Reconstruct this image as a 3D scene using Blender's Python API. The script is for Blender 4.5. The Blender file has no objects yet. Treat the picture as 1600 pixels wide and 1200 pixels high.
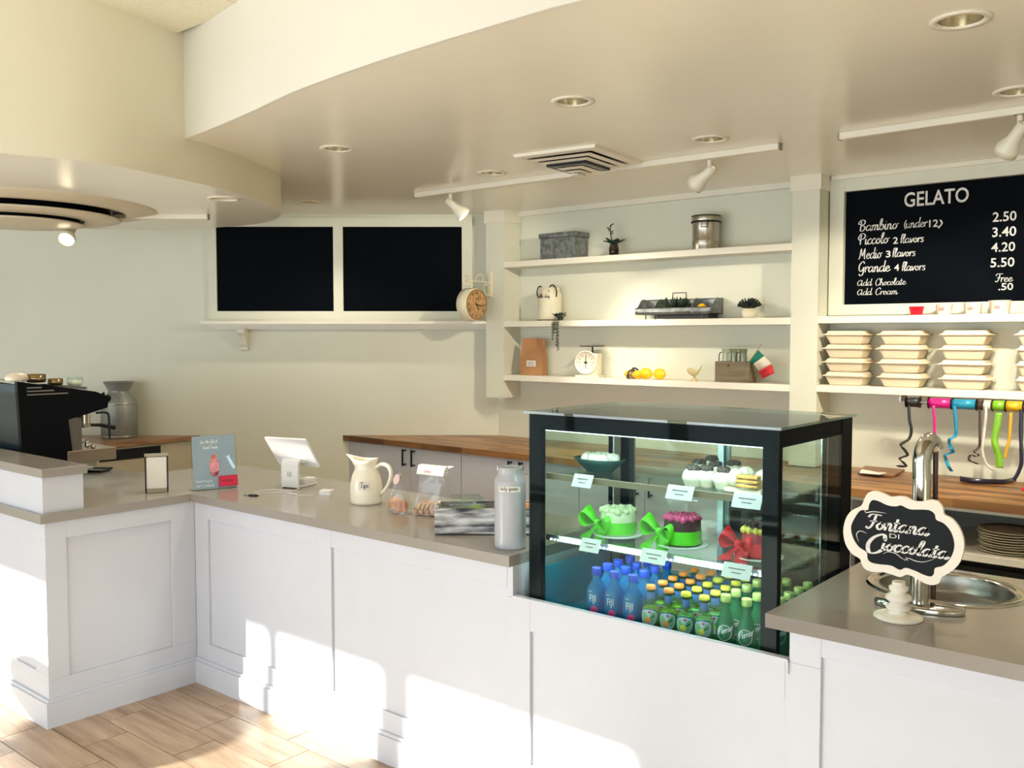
import bpy, math, random
from mathutils import Vector, Matrix
random.seed(7)
sc = bpy.context.scene
COL = sc.collection
PI = math.pi

# ------------------------------------------------------------------ camera
FPX, CX, CY, HCAM = 1447.0, 800.0, 600.0, 1.665
_p = math.atan(75 / FPX)
_a = math.atan2(1750, FPX / math.cos(_p))
_fw = (-math.cos(_a), math.sin(_a))
R_ = Vector((_fw[1], -_fw[0], 0))
F_ = Vector((_fw[0] * math.cos(_p), _fw[1] * math.cos(_p), -math.sin(_p)))
U_ = R_.cross(F_)
C_ = Vector((0, 0, HCAM))
cam = bpy.data.objects.new('camera', bpy.data.cameras.new('camera'))
COL.objects.link(cam)
cam.data.sensor_width = 36
cam.data.lens = FPX / 1600 * 36
cam.data.clip_start = 0.05
cam.matrix_world = Matrix(((R_.x, U_.x, -F_.x, 0), (R_.y, U_.y, -F_.y, 0), (R_.z, U_.z, -F_.z, HCAM), (0, 0, 0, 1)))
sc.camera = cam

# ------------------------------------------------------------------ light
SUN, WORLD, WIN, SPOT, CAN = 18.0, 1.0, 27.0, 62.0, 22.0
sc.view_settings.view_transform = 'Standard'
sc.view_settings.look = 'None'
sc.view_settings.gamma = 1
sc.view_settings.use_curve_mapping = False
sc.view_settings.exposure = 0.06
w = bpy.data.worlds.new('sky'); sc.world = w; w.use_nodes = True
bg = w.node_tree.nodes['Background']
bg.inputs[0].default_value = (0.75, 0.87, 1.0, 1); bg.inputs[1].default_value = WORLD
SUND = Vector((0.403, 0.73, -0.265)).normalized()
def light(name, typ, loc, energy, color, direction=None, **kw):
    l = bpy.data.lights.new(name, typ); l.energy = energy; l.color = color
    for k, v in kw.items(): setattr(l, k, v)
    o = bpy.data.objects.new(name, l); COL.objects.link(o); o.location = loc
    if direction is not None:
        o.rotation_euler = Vector(direction).to_track_quat('-Z', 'Y').to_euler()
    return o
light('sunlight', 'SUN', (-3, -4, 4), SUN, (1.0, 0.95, 0.88), SUND, angle=0.012)
WINDOWS = [(-7.3, -6.155), (-6.13, -5.41), (-5.30, -4.25), (-4.05, -2.75), (-2.6, -1.2), (-1.05, 0.3), (0.5, 1.9)]
YW = -2.5
for i, (a, b) in enumerate(WINDOWS):
    light('window_daylight', 'AREA', ((a + b) / 2, YW + 0.03, 1.15), WIN * (b - a) / 1.2, (0.90, 0.95, 1.0), (0, 1, -0.02),
          shape='RECTANGLE', size=b - a, size_y=2.0)

# ------------------------------------------------------------------ helpers
def at(px, py, X=None, Y=None, Z=None, pl=None):
    d = F_ + R_ * ((px - CX) / FPX) - U_ * ((py - CY) / FPX)
    if Z is not None: t = (Z - HCAM) / d.z
    elif Y is not None: t = Y / d.y
    elif X is not None: t = X / d.x
    else: n, k = pl; t = (k - n.dot(C_)) / n.dot(d)
    return C_ + d * t

def lin(c):
    return tuple(((v / 255) / 12.92 if v / 255 <= 0.04045 else ((v / 255 + 0.055) / 1.055) ** 2.4) for v in c)

MATS = {}
def mat(name, rgb, rough=0.5, metal=0.0, var=0.06, scale=6.0, bump=0.0, emit=0.0, spec=0.5, coat=0.0, sss=0, stretch=None, rgb2=None):
    if name in MATS: return MATS[name]
    m = bpy.data.materials.new(name); m.use_nodes = True
    nt = m.node_tree; b = nt.nodes['Principled BSDF']
    c = lin(rgb)
    b.inputs['Roughness'].default_value = rough
    b.inputs['Metallic'].default_value = metal
    b.inputs['Specular IOR Level'].default_value = spec
    b.inputs['Coat Weight'].default_value = coat
    tc = nt.nodes.new('ShaderNodeTexCoord'); no = nt.nodes.new('ShaderNodeTexNoise')
    mp = nt.nodes.new('ShaderNodeMapping')
    if stretch: mp.inputs['Scale'].default_value = stretch
    nt.links.new(tc.outputs['Object'], mp.inputs[0]); nt.links.new(mp.outputs[0], no.inputs['Vector'])
    no.inputs['Scale'].default_value = scale; no.inputs['Detail'].default_value = 5
    cr = nt.nodes.new('ShaderNodeValToRGB')
    c2 = lin(rgb2) if rgb2 else None
    lo = c2 if c2 else tuple(v * (1 - var) for v in c); hi = c if c2 else tuple(min(1, v * (1 + var)) for v in c)
    cr.color_ramp.elements[0].position = 0.38; cr.color_ramp.elements[1].position = 0.62
    cr.color_ramp.elements[0].color = (*lo, 1); cr.color_ramp.elements[1].color = (*hi, 1)
    nt.links.new(no.outputs['Fac'], cr.inputs[0]); nt.links.new(cr.outputs[0], b.inputs['Base Color'])
    if bump:
        bp = nt.nodes.new('ShaderNodeBump'); bp.inputs['Strength'].default_value = bump; bp.inputs['Distance'].default_value = 0.003
        nt.links.new(no.outputs['Fac'], bp.inputs['Height']); nt.links.new(bp.outputs[0], b.inputs['Normal'])
    if emit:
        b.inputs['Emission Color'].default_value = (*c, 1); b.inputs['Emission Strength'].default_value = emit
    MATS[name] = m
    return m

def glassmat(name, tint, ior=1.45, rough=0.0, body=0.0, bodycol=(1, 1, 1)):
    """thin glass: tinted transmission plus Fresnel reflection, optionally some diffuse body"""
    m = bpy.data.materials.new(name); m.use_nodes = True
    nt = m.node_tree; nt.nodes.remove(nt.nodes['Principled BSDF'])
    out = nt.nodes['Material Output']
    tr = nt.nodes.new('ShaderNodeBsdfTransparent'); tr.inputs[0].default_value = (*tint, 1)
    gl = nt.nodes.new('ShaderNodeBsdfGlossy'); gl.inputs['Roughness'].default_value = rough
    lw = nt.nodes.new('ShaderNodeLayerWeight'); lw.inputs[0].default_value = 0.5
    pw = nt.nodes.new('ShaderNodeMath'); pw.operation = 'POWER'; pw.inputs[1].default_value = 5.0
    r0 = ((ior - 1) / (ior + 1)) ** 2
    fr = nt.nodes.new('ShaderNodeMath'); fr.operation = 'MULTIPLY_ADD'; fr.inputs[1].default_value = 0.7; fr.inputs[2].default_value = r0
    nt.links.new(lw.outputs['Facing'], pw.inputs[0]); nt.links.new(pw.outputs[0], fr.inputs[0])
    mx = nt.nodes.new('ShaderNodeMixShader')
    base = tr.outputs[0]
    if body:
        df = nt.nodes.new('ShaderNodeBsdfDiffuse'); df.inputs[0].default_value = (*bodycol, 1)
        m2 = nt.nodes.new('ShaderNodeMixShader'); m2.inputs[0].default_value = body
        nt.links.new(base, m2.inputs[1]); nt.links.new(df.outputs[0], m2.inputs[2]); base = m2.outputs[0]
    nt.links.new(fr.outputs[0], mx.inputs[0]); nt.links.new(base, mx.inputs[1]); nt.links.new(gl.outputs[0], mx.inputs[2])
    nt.links.new(mx.outputs[0], out.inputs[0])
    MATS[name] = m
    return m

def woodmat(name, dark, light_, axis=0, strip=0.0, rough=0.4, sc_=3.0, fine=1.0):
    m = bpy.data.materials.new(name); m.use_nodes = True
    nt = m.node_tree; b = nt.nodes['Principled BSDF']; b.inputs['Roughness'].default_value = rough
    N = nt.nodes.new; L = nt.links.new
    tc = N('ShaderNodeTexCoord'); oi = N('ShaderNodeObjectInfo'); mp = N('ShaderNodeMapping')
    s = [9, 9, 9]; s[axis] = 0.9; mp.inputs['Scale'].default_value = [v * fine for v in s]
    ad = N('ShaderNodeVectorMath'); ad.operation = 'ADD'
    cb = N('ShaderNodeCombineXYZ'); mu = N('ShaderNodeMath'); mu.operation = 'MULTIPLY'; mu.inputs[1].default_value = 37.0
    L(oi.outputs['Random'], mu.inputs[0]); L(mu.outputs[0], cb.inputs[0]); L(mu.outputs[0], cb.inputs[1])
    L(tc.outputs['Object'], ad.inputs[0]); L(cb.outputs[0], ad.inputs[1]); L(ad.outputs[0], mp.inputs[0])
    no = N('ShaderNodeTexNoise'); no.inputs['Scale'].default_value = sc_; no.inputs['Detail'].default_value = 7; no.inputs['Roughness'].default_value = .62
    L(mp.outputs[0], no.inputs['Vector'])
    cr = N('ShaderNodeValToRGB'); cr.color_ramp.elements[0].position = .3; cr.color_ramp.elements[1].position = .7
    cr.color_ramp.elements[0].color = (*lin(dark), 1); cr.color_ramp.elements[1].color = (*lin(light_), 1)
    if strip:
        br = N('ShaderNodeTexBrick'); br.inputs['Scale'].default_value = 1.0
        br.inputs['Brick Width'].default_value = 0.38; br.inputs['Row Height'].default_value = strip; br.inputs['Mortar Size'].default_value = 0.0006
        br.inputs['Color1'].default_value = (0, 0, 0, 1); br.inputs['Color2'].default_value = (1, 1, 1, 1); br.inputs['Mortar'].default_value = (.2, .2, .2, 1)
        L(tc.outputs['Object'], br.inputs['Vector'])
        mx = N('ShaderNodeMix'); mx.inputs[0].default_value = 0.45
        L(no.outputs['Fac'], mx.inputs[2]); L(br.outputs['Color'], mx.inputs[3]); L(mx.outputs[0], cr.inputs[0])
    else:
        L(no.outputs['Fac'], cr.inputs[0])
    L(cr.outputs[0], b.inputs['Base Color'])
    bp = N('ShaderNodeBump'); bp.inputs['Strength'].default_value = .15; bp.inputs['Distance'].default_value = .002
    L(no.outputs['Fac'], bp.inputs['Height']); L(bp.outputs[0], b.inputs['Normal'])
    MATS[name] = m
    return m

class MB:
    def __init__(s): s.v = []; s.f = []; s.sm = []
    def add(s, vs, fs, smooth=False):
        n = len(s.v); s.v += [tuple(q) for q in vs]
        s.f += [tuple(i + n for i in f) for f in fs]; s.sm += [smooth] * len(fs)
        return s
    def box(s, x0, y0, z0, x1, y1, z1, ch=0.0):
        x0, x1 = min(x0, x1), max(x0, x1); y0, y1 = min(y0, y1), max(y0, y1); z0, z1 = min(z0, z1), max(z0, z1)
        return s.add([(x0, y0, z0), (x1, y0, z0), (x1, y1, z0), (x0, y1, z0), (x0, y0, z1), (x1, y0, z1), (x1, y1, z1), (x0, y1, z1)],
                     [(0, 3, 2, 1), (4, 5, 6, 7), (0, 1, 5, 4), (1, 2, 6, 5), (2, 3, 7, 6), (3, 0, 4, 7)])
    def prism(s, poly, a0, a1, m=None, smooth=False):
        """poly: 2D CCW outline, extruded between a0 and a1; m maps (u, v, w) to 3D"""
        m = m or (lambda u, v, w_: (u, v, w_))
        n = len(poly)
        vs = [m(u, v, a0) for u, v in poly] + [m(u, v, a1) for u, v in poly]
        s.add(vs, [tuple(range(n - 1, -1, -1)), tuple(range(n, 2 * n))])
        s.add(vs, [(i, (i + 1) % n, n + (i + 1) % n, n + i) for i in range(n)], smooth)
        return s
    def lathe(s, prof, c=(0, 0, 0), seg=24, ax='z', smooth=True, cap=True, sq=1.0):
        vs = []; fs = []
        for r, z in prof:
            for k in range(seg):
                a = 2 * PI * k / seg; x, y = r * math.cos(a), r * math.sin(a) * sq
                if ax == 'z': q = (x, y, z)
                elif ax == 'x': q = (z, x, y)
                else: q = (y, z, x)
                vs.append((q[0] + c[0], q[1] + c[1], q[2] + c[2]))
        for j in range(len(prof) - 1):
            for k in range(seg):
                k2 = (k + 1) % seg
                fs.append((j * seg + k, j * seg + k2, (j + 1) * seg + k2, (j + 1) * seg + k))
        s.add(vs, fs, smooth)
        if cap:
            n = len(prof)
            s.add(vs[:seg], [tuple(range(seg - 1, -1, -1))]); s.add(vs[(n - 1) * seg:], [tuple(range(seg))])
        return s
    def tube(s, pts, r, seg=8, closed=False, sx=1.0, cap=True):
        pts = [Vector(p) for p in pts]; n = len(pts)
        rs = r if isinstance(r, (list, tuple)) else [r] * n
        up = Vector((0, 0, 1)); vs = []; fs = []; prev = None
        for i, p in enumerate(pts):
            if closed: t = pts[(i + 1) % n] - pts[i - 1]
            else: t = pts[min(i + 1, n - 1)] - pts[max(i - 1, 0)]
            t.normalize()
            if prev is None:
                a = t.cross(up)
                if a.length < 1e-3: a = t.cross(Vector((1, 0, 0)))
            else: a = prev - t * prev.dot(t)
            a.normalize(); prev = a; b = t.cross(a)
            for k in range(seg):
                an = 2 * PI * k / seg
                vs.append(p + a * (math.cos(an) * rs[i] * sx) + b * (math.sin(an) * rs[i]))
        m = n if closed else n - 1
        for i in range(m):
            j = (i + 1) % n
            for k in range(seg):
                k2 = (k + 1) % seg; fs.append((i * seg + k, i * seg + k2, j * seg + k2, j * seg + k))
        s.add(vs, fs, True)
        if not closed and cap: s.add(vs[:seg], [tuple(range(seg))[::-1]]); s.add(vs[-seg:], [tuple(range(seg))])
        return s
    def ball(s, c, r, seg=14, rings=9, sc3=(1, 1, 1), jit=0.0):
        vs = []; fs = []
        for j in range(rings + 1):
            th = PI * j / rings
            for k in range(seg):
                ph = 2 * PI * k / seg; q = r * (1 + random.uniform(-jit, jit))
                vs.append((c[0] + q * sc3[0] * math.sin(th) * math.cos(ph), c[1] + q * sc3[1] * math.sin(th) * math.sin(ph), c[2] + q * sc3[2] * math.cos(th)))
        for j in range(rings):
            for k in range(seg):
                k2 = (k + 1) % seg; fs.append((j * seg + k, (j + 1) * seg + k, (j + 1) * seg + k2, j * seg + k2))
        return s.add(vs, fs, True)
    def ribbon(s, pts, wv, th=0.0):
        """flat strip: pts centre line, wv half width vector(s)"""
        n = len(pts); ws = wv if isinstance(wv, list) else [wv] * n
        vs = []
        for p, q in zip(pts, ws):
            p = Vector(p); q = Vector(q); vs += [p - q, p + q]
        return s.add(vs, [(2 * i, 2 * i + 1, 2 * i + 3, 2 * i + 2) for i in range(n - 1)], True)
    def xf(s, M):
        s.v = [tuple(M @ Vector(q)) for q in s.v]; return s
    def build(s, name, material, parent=None, world=False, bevel=0.0, kind=None, loc=None):
        me = bpy.data.meshes.new(name)
        vs = s.v
        off = None
        if world and parent is not None: off = parent.location
        if loc is not None: off = Vector(loc)
        if off is not None: vs = [(q[0] - off[0], q[1] - off[1], q[2] - off[2]) for q in vs]
        me.from_pydata(vs, [], s.f); me.polygons.foreach_set('use_smooth', s.sm); me.update()
        me.materials.append(material)
        o = bpy.data.objects.new(name, me); COL.objects.link(o)
        if loc is not None: o.location = loc
        if parent is not None: o.parent = parent
        if world and parent is not None and parent.parent is not None: pass
        if bevel:
            b = o.modifiers.new('bevel', 'BEVEL'); b.width = bevel; b.segments = 2; b.limit_method = 'ANGLE'; b.angle_limit = 0.6
        if kind: o['kind'] = kind
        return o

def thing(name, label, cat, loc=(0, 0, 0), rz=0.0, group=None):
    o = bpy.data.objects.new(name, None); COL.objects.link(o); o.empty_display_size = 0.05
    o.location = loc; o.rotation_euler = (0, 0, rz); o['label'] = label; o['category'] = cat
    if group: o['group'] = group
    return o
def tag(o, label, cat, group=None):
    o['label'] = label; o['category'] = cat
    if group: o['group'] = group
    return o
def struct(o): o['kind'] = 'structure'; return o
def dup(root, loc, rz=None, label=None, group=None):
    r = root.copy(); COL.objects.link(r); r.location = loc
    if rz is not None: r.rotation_euler = (0, 0, rz)
    if label: r['label'] = label
    if group: r['group'] = group
    for ch in list(root.children):
        c = ch.copy(); COL.objects.link(c); c.parent = r
        for g in list(ch.children):
            d = g.copy(); COL.objects.link(d); d.parent = c
    return r
def smooth_path(pts, k=6, closed=False):
    P = [Vector(p) for p in pts]; n = len(P); out = []
    rng = n if closed else n - 1
    for i in range(rng):
        if closed: p0, p1, p2, p3 = P[i - 1], P[i], P[(i + 1) % n], P[(i + 2) % n]
        else: p0, p1, p2, p3 = P[max(i - 1, 0)], P[i], P[i + 1], P[min(i + 2, n - 1)]
        for j in range(k):
            t = j / k
            out.append(0.5 * ((2 * p1) + (p2 - p0) * t + (2 * p0 - 5 * p1 + 4 * p2 - p3) * t * t + (3 * p1 - p0 - 3 * p2 + p3) * t ** 3))
    if not closed: out.append(P[-1])
    return out

# ---- lettering: a pen-stroke script alphabet and the built-in plain font
G = {
 'a': (0.98, [[(.75,.85),(.4,1),(.05,.5),(.3,0),(.7,.45),(.78,.95)], [(.78,.95),(.72,.3),(.85,0),(1.1,.35)]]),
 'b': (0.85, [[(0,.3),(.35,1.4),(.32,2),(.12,1.6),(.1,.4),(.35,0),(.7,.45),(.5,1),(.15,.6)]]),
 'c': (0.72, [[(.65,.85),(.4,1),(.05,.5),(.3,0),(.85,.35)]]),
 'd': (1.0, [[(.75,.85),(.4,1),(.05,.5),(.3,0),(.7,.45),(.8,1)], [(.85,2),(.74,.3),(.87,0),(1.1,.35)]]),
 'e': (0.75, [[(.1,.42),(.6,.65),(.4,1),(.05,.5),(.35,0),(.88,.35)]]),
 'f': (0.5, [[(.6,1.85),(.35,2),(.22,1.5),(.2,0)], [(-.02,1),(.5,1)]]),
 'h': (0.9, [[(0,.3),(.32,1.5),(.27,2),(.1,1.6),(.1,0)], [(.1,.5),(.4,1),(.62,.75),(.6,.2),(.75,0),(1,.35)]]),
 'i': (0.42, [[(.12,1),(.1,.2),(.25,0),(.5,.35)], [(.18,1.45),(.2,1.4)]]),
 'ì': (0.42, [[(.12,1),(.1,.2),(.25,0),(.5,.35)], [(.0,1.6),(.25,1.3)]]),
 'l': (0.46, [[(0,.3),(.35,1.5),(.3,2),(.1,1.5),(.12,.2),(.3,0),(.58,.35)]]),
 'm': (1.2, [[(.1,1),(.1,0)], [(.1,.5),(.35,1),(.52,.75),(.5,0)], [(.5,.5),(.77,1),(.93,.75),(.9,.2),(1.05,0),(1.28,.35)]]),
 'n': (0.85, [[(.1,1),(.1,0)], [(.1,.5),(.38,1),(.56,.75),(.54,.2),(.68,0),(.95,.35)]]),
 'o': (0.82, [[(.42,1),(.05,.5),(.35,0),(.68,.5),(.38,1),(.6,.8),(.95,.95)]]),
 'r': (0.58, [[(.1,1),(.1,0)], [(.1,.5),(.4,1),(.62,.82)]]),
 's': (0.62, [[(.55,.85),(.32,1),(.12,.72),(.5,.35),(.32,0),(.02,.15)]]),
 't': (0.52, [[(.22,1.65),(.15,.25),(.3,0),(.62,.35)], [(-.08,1.08),(.52,1.15)]]),
 'u': (0.9, [[(.1,1),(.1,.3),(.3,0),(.62,.4),(.66,1)], [(.66,1),(.62,.2),(.76,0),(1,.35)]]),
 'v': (0.72, [[(.08,1),(.28,0),(.58,.85),(.8,1)]]),
 'x': (0.7, [[(.1,1),(.6,0)], [(.62,1),(.05,0)]]),
 'p': (0.8, [[(.1,1),(.1,-.8)], [(.1,.6),(.4,1),(.7,.5),(.4,0),(.1,.3)]]),
 'y': (0.85, [[(.1,1),(.15,.3),(.35,.1),(.62,.45),(.68,1)], [(.68,1),(.5,-.65),(.15,-.55)]]),
 'w': (1.1, [[(.08,1),(.28,0),(.55,.8),(.78,0),(1.08,1)]]),
 'B': (1.2, [[(.35,1.8),(.3,0)], [(.25,1.2),(-.1,1.4),(.3,2),(.9,1.85),(.85,1.25),(.4,1.05),(1.0,.75),(.8,.05),(.25,.05)]]),
 'P': (1.08, [[(.35,1.8),(.3,0)], [(.25,.7),(-.1,1.2),(.3,2),(.95,1.8),(.85,1.1),(.35,.95)]]),
 'M': (1.5, [[(0,0),(.25,.3),(.38,1.9),(.72,.5),(1.12,1.9),(1.15,.2),(1.4,0)]]),
 'G': (1.15, [[(1.0,1.6),(.7,2),(.2,1.4),(.2,.5),(.6,.2),(.95,.95)], [(.95,.95),(.9,-.3),(.5,-.6),(.25,-.3)]]),
 'C': (1.08, [[(1.0,1.5),(.8,2),(.3,1.6),(.1,.8),(.35,0),(.8,.1),(1.05,.5)]]),
 'A': (1.35, [[(1.0,1.4),(.55,1.6),(.05,.8),(.4,0),(.95,.7),(1.05,1.6)], [(1.05,1.6),(.98,.4),(1.12,0),(1.4,.35)]]),
 'F': (1.0, [[(0,1.5),(.3,1.95),(1.25,1.9)], [(.7,1.85),(.58,.6),(.3,0),(0,.25)], [(.25,1.0),(.95,1.05)]]),
 'T': (1.15, [[(0,1.6),(.2,1.9),(1.1,1.95)], [(.6,1.9),(.52,.1),(.3,0)]]),
 'S': (1.0, [[(.95,1.6),(.6,2),(.25,1.5),(.75,.7),(.5,0),(.0,.3)]]),
 '(': (0.45, [[(.4,1.6),(.12,.8),(.4,-.2)]]), ')': (0.45, [[(.05,1.6),(.33,.8),(.05,-.2)]]),
 '2': (0.95, [[(.1,1.5),(.4,1.9),(.75,1.5),(.1,0),(.85,0)]]), '3': (0.9, [[(.1,1.7),(.5,1.9),(.7,1.4),(.35,1.05),(.75,.6),(.45,0),(.05,.2)]]),
 '4': (1.0, [[(.65,0),(.65,1.9),(.05,.6),(.9,.6)]]), '1': (0.5, [[(.05,1.5),(.3,1.9),(.3,0)]]),
 ' ': (0.6, []), '!': (.4, [[(.2,1.9),(.15,.6)]]),
}
def script(mb, text, size, m, pen=0.16, slant=0.12, o=(0, 0), thin=0.45, rise=0.0):
    """write text; m maps (u, v) to a 3D point on the surface"""
    x = 0.0
    for ch in text:
        adv, strokes = G[ch]
        for st in strokes:
            if len(st) > 2: pts = smooth_path([(a, b, 0) for a, b in st], 4)
            else: pts = [Vector((a, b, 0)) for a, b in st]
            L = []
            for i, p in enumerate(pts):
                t = (pts[min(i + 1, len(pts) - 1)] - pts[max(i - 1, 0)])
                if t.length < 1e-6: t = Vector((0, 1, 0))
                t.normalize()
                wd = pen * (thin + (1 - thin) * abs(t.y)) / 2
                nx, ny = -t.y * wd, t.x * wd
                L.append(((p.x - nx, p.y - ny), (p.x + nx, p.y + ny)))
            vs = []
            for q in L:
                for (a, b) in q:
                    u = (x + a + b * slant) * size; vs.append(m(o[0] + u, o[1] + b * size + rise * u))
            mb.add(vs, [(2 * i, 2 * i + 2, 2 * i + 3, 2 * i + 1) for i in range(len(L) - 1)])
        x += adv
    return x * size
_tc = {}
def plain(mb, text, size, m, o=(0, 0), bold=0.0, sx=1.0, align='LEFT'):
    key = (text, bold, align)
    if key not in _tc:
        cu = bpy.data.curves.new('t', 'FONT'); cu.body = text; cu.size = 1.0; cu.offset = bold; cu.resolution_u = 3; cu.align_x = align
        ob = bpy.data.objects.new('t', cu); COL.objects.link(ob)
        dg = bpy.context.evaluated_depsgraph_get()
        me = bpy.data.meshes.new_from_object(ob.evaluated_get(dg))
        _tc[key] = ([tuple(v.co) for v in me.vertices], [tuple(p.vertices) for p in me.polygons])
        bpy.data.objects.remove(ob); bpy.data.curves.remove(cu); bpy.data.meshes.remove(me)
    vs, fs = _tc[key]
    mb.add([m(o[0] + a * size * sx, o[1] + b * size) for a, b, _ in vs], fs)
def holed(name, outer, holes, z0, z1, material, parent=None):
    cu = bpy.data.curves.new(name, 'CURVE'); cu.dimensions = '2D'; cu.fill_mode = 'BOTH'; cu.extrude = (z1 - z0) / 2
    for poly in [outer] + holes:
        sp = cu.splines.new('POLY'); sp.points.add(len(poly) - 1); sp.use_cyclic_u = True
        for i, q in enumerate(poly): sp.points[i].co = (q[0], q[1], 0, 1)
    ob = bpy.data.objects.new('t', cu); COL.objects.link(ob)
    dg = bpy.context.evaluated_depsgraph_get()
    me = bpy.data.meshes.new_from_object(ob.evaluated_get(dg))
    for v in me.vertices: v.co.z += (z0 + z1) / 2
    me.name = name; me.materials.clear(); me.materials.append(material)
    bpy.data.objects.remove(ob); bpy.data.curves.remove(cu)
    o = bpy.data.objects.new(name, me); COL.objects.link(o)
    if parent: o.parent = parent
    return o
def circle(cx, cy, r, n=32, ry=None): return [(cx + r * math.cos(2 * PI * k / n), cy + (ry or r) * math.sin(2 * PI * k / n)) for k in range(n)]

# ------------------------------------------------------------------ materials
paint = mat('wall_paint', (222, 222, 204), 0.45, var=0.015, scale=2)
soffitp = mat('soffit_paint', (246, 243, 226), 0.22, var=0.015, scale=2, spec=0.6)
fascia = mat('fascia_paint', (234, 233, 222), 0.5, var=0.012, scale=2)
trimp = mat('trim_paint', (236, 231, 214), 0.35, var=0.012)
white = mat('cabinet_white', (202, 205, 214), 0.38, var=0.01)
quartz = mat('grey_quartz', (150, 144, 137), 0.16, var=0.03, scale=260, spec=0.5)
butcher = woodmat('butcher_block', (94, 60, 30), (172, 122, 70), 0, strip=0.045, rough=0.35)
tilem = woodmat('wood_tile', (136, 106, 80), (200, 174, 148), 0, rough=0.35, sc_=1.6)
grout = mat('grout', (96, 80, 64), 0.9)
black = mat('black_metal', (10, 14, 20), 0.35, spec=0.3)
blackb = mat('chalk_black', (2, 6, 12), 0.6, spec=0.05, var=0.2, scale=3)
chrome = mat('chrome', (200, 198, 192), 0.12, metal=1.0, var=0.03)
steel = mat('brushed_steel', (170, 168, 162), 0.3, metal=1.0, var=0.08, scale=20, stretch=(1, 1, 30))
galv = mat('galvanised', (128, 132, 132), 0.42, metal=0.75, var=0.3, scale=28, bump=.3)
galvd = mat('galvanised_dark', (84, 86, 84), 0.5, metal=0.6, var=0.35, scale=24, bump=.3)
chalk = mat('chalk_white', (222, 220, 216), 0.8, var=0.12, scale=60)
cream = mat('cream_enamel', (232, 224, 196), 0.3, var=0.03)
dark = mat('dark_iron', (30, 28, 26), 0.5)
green = mat('leaf_green', (34, 58, 36), 0.5, var=0.4, scale=30)
lampm = mat('lamp_glow', (255, 236, 200), 0.5, emit=9.0)
ledm = mat('led_white', (225, 240, 255), 0.5, emit=8.0)
clear = glassmat('clear_glass', (0.93, 0.97, 0.96))
caseg = glassmat('case_glass', (0.85, 0.94, 0.92), 1.12)
caseg2 = glassmat('case_side_glass', (0.85, 0.93, 0.90), 1.5)
shelfg = glassmat('shelf_glass', (0.90, 0.98, 0.96), 1.4)

# ------------------------------------------------------------------ room shell
wn = Vector((0.643, -0.766, 0)); wd = Vector((-0.766, -0.643, 0)); w0 = Vector((-4.477, 5.25, 0)); wk = wn.dot(w0)
def wp(s, o, z): q = w0 + wd * s + wn * o; return (q.x, q.y, z)
def onwall(px, py, off=0.0):
    q = at(px, py, pl=(wn, wk + off)); return (q - w0).dot(wd), q.z
ZC, ZU, ZD = 2.56, 3.02, 2.37
fl = struct(MB().box(-7.8, -2.7, -0.15, 3.3, 5.5, -0.006).build('floor', grout))
RW = 0.1895
def tile_box(mb, x0, x1, y0, y1): mb.prism([(x0 + .0018, y0 + .0018), (x1 - .0018, y0 + .0018), (x1 - .0018, y1 - .0018), (x0 + .0018, y1 - .0018)], -0.006, 0.0)
near = MB(); meshes = {}
for r in range(-22, 16):
    y0 = 1.721 + r * RW
    offx = {0: -3.683, 1: -3.85, 2: -3.476, 3: -3.62}.get(r, -3.683 + 0.173 * ((r * 5) % 3))
    for k in range(-8, 14):
        x0 = offx + k * 0.52
        if r >= 4 and False: continue
        if -5.3 < x0 < -1.2 and 0.75 < y0 < 2.41:
            t = MB(); hw, hh = 0.26, RW / 2; tile_box(t, -hw, hw, -hh, hh)
            if 'tile' not in meshes: meshes['tile'] = t.build('tile', tilem, fl); o = meshes['tile']
            else: o = meshes['tile'].copy(); COL.objects.link(o)
            o.location = (x0 + 0.26, y0 + RW / 2, random.uniform(-.0006, .0004))
        elif x0 > -7.7 and x0 < 2.6 and y0 > -2.5:
            tile_box(near, x0, x0 + 0.52, y0, y0 + RW)
near.build('tile_field', tilem, fl, kind='stuff')
struct(MB().box(-4.6, 5.25, 0, 3.2, 5.37, ZU).build('wall_back', paint))
L_ = 4.07
struct(MB().prism([wp(-0.1, 0, 0)[:2], wp(-.1, -0.1, 0)[:2], wp(L_, -0.1, 0)[:2], wp(L_, 0, 0)[:2]][::-1], 0, ZU).build('wall_left', paint))
struct(MB().box(-7.72, YW, 0, -7.6, 2.7, ZU).build('wall_far_left', paint))
struct(MB().box(3.2, YW, 0, 3.3, 5.37, ZU).build('wall_right', paint))
wf = MB(); xs = [-7.72] + [v for ab in WINDOWS for v in ab] + [3.3]
for i in range(0, len(xs), 2): wf.box(xs[i], YW - 0.12, 0, xs[i + 1], YW, ZU)
for a, b in WINDOWS: wf.box(a, YW - 0.12, 2.178, b, YW, ZU); wf.box(a, YW - .12, 0, b, YW, 0.06)
struct(wf.build('wall_front', paint))
for i, (a, b) in enumerate(WINDOWS):
    f = struct(MB().box(a, YW - .09, .06, a + .012, YW - .05, 2.178).box(b - .012, YW - .09, .06, b, YW - .05, 2.178).build('window_%d' % (i + 1), trimp))
    MB().box(a + .012, YW - .072, .06, b - .012, YW - .068, 2.178).build('pane', clear, f)
# upper ceiling: acoustic tiles on a grid
uc = struct(MB().box(-7.7, YW, ZU + .02, 3.3, 5.4, ZU + .12).build('ceiling', grout if False else mat('ceiling_grid', (150, 136, 100), 0.9, var=.03, scale=40)))
ctm = mat('ceiling_panel', (238, 232, 208), 0.9, var=.03, scale=40)
tp = None
for i in range(6):
    for j in range(8):
        x = -3.93 - 0.61 * 2 + i * 0.61; y = 2.30 - 0.61 * (j + 1)
        if tp is None: tp = MB().box(0.004, 0.004, 0, .606, .606, .016).build('ceiling_panel', ctm, uc); o = tp
        else: o = tp.copy(); COL.objects.link(o)
        o.location = (x, y, ZU)
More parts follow.
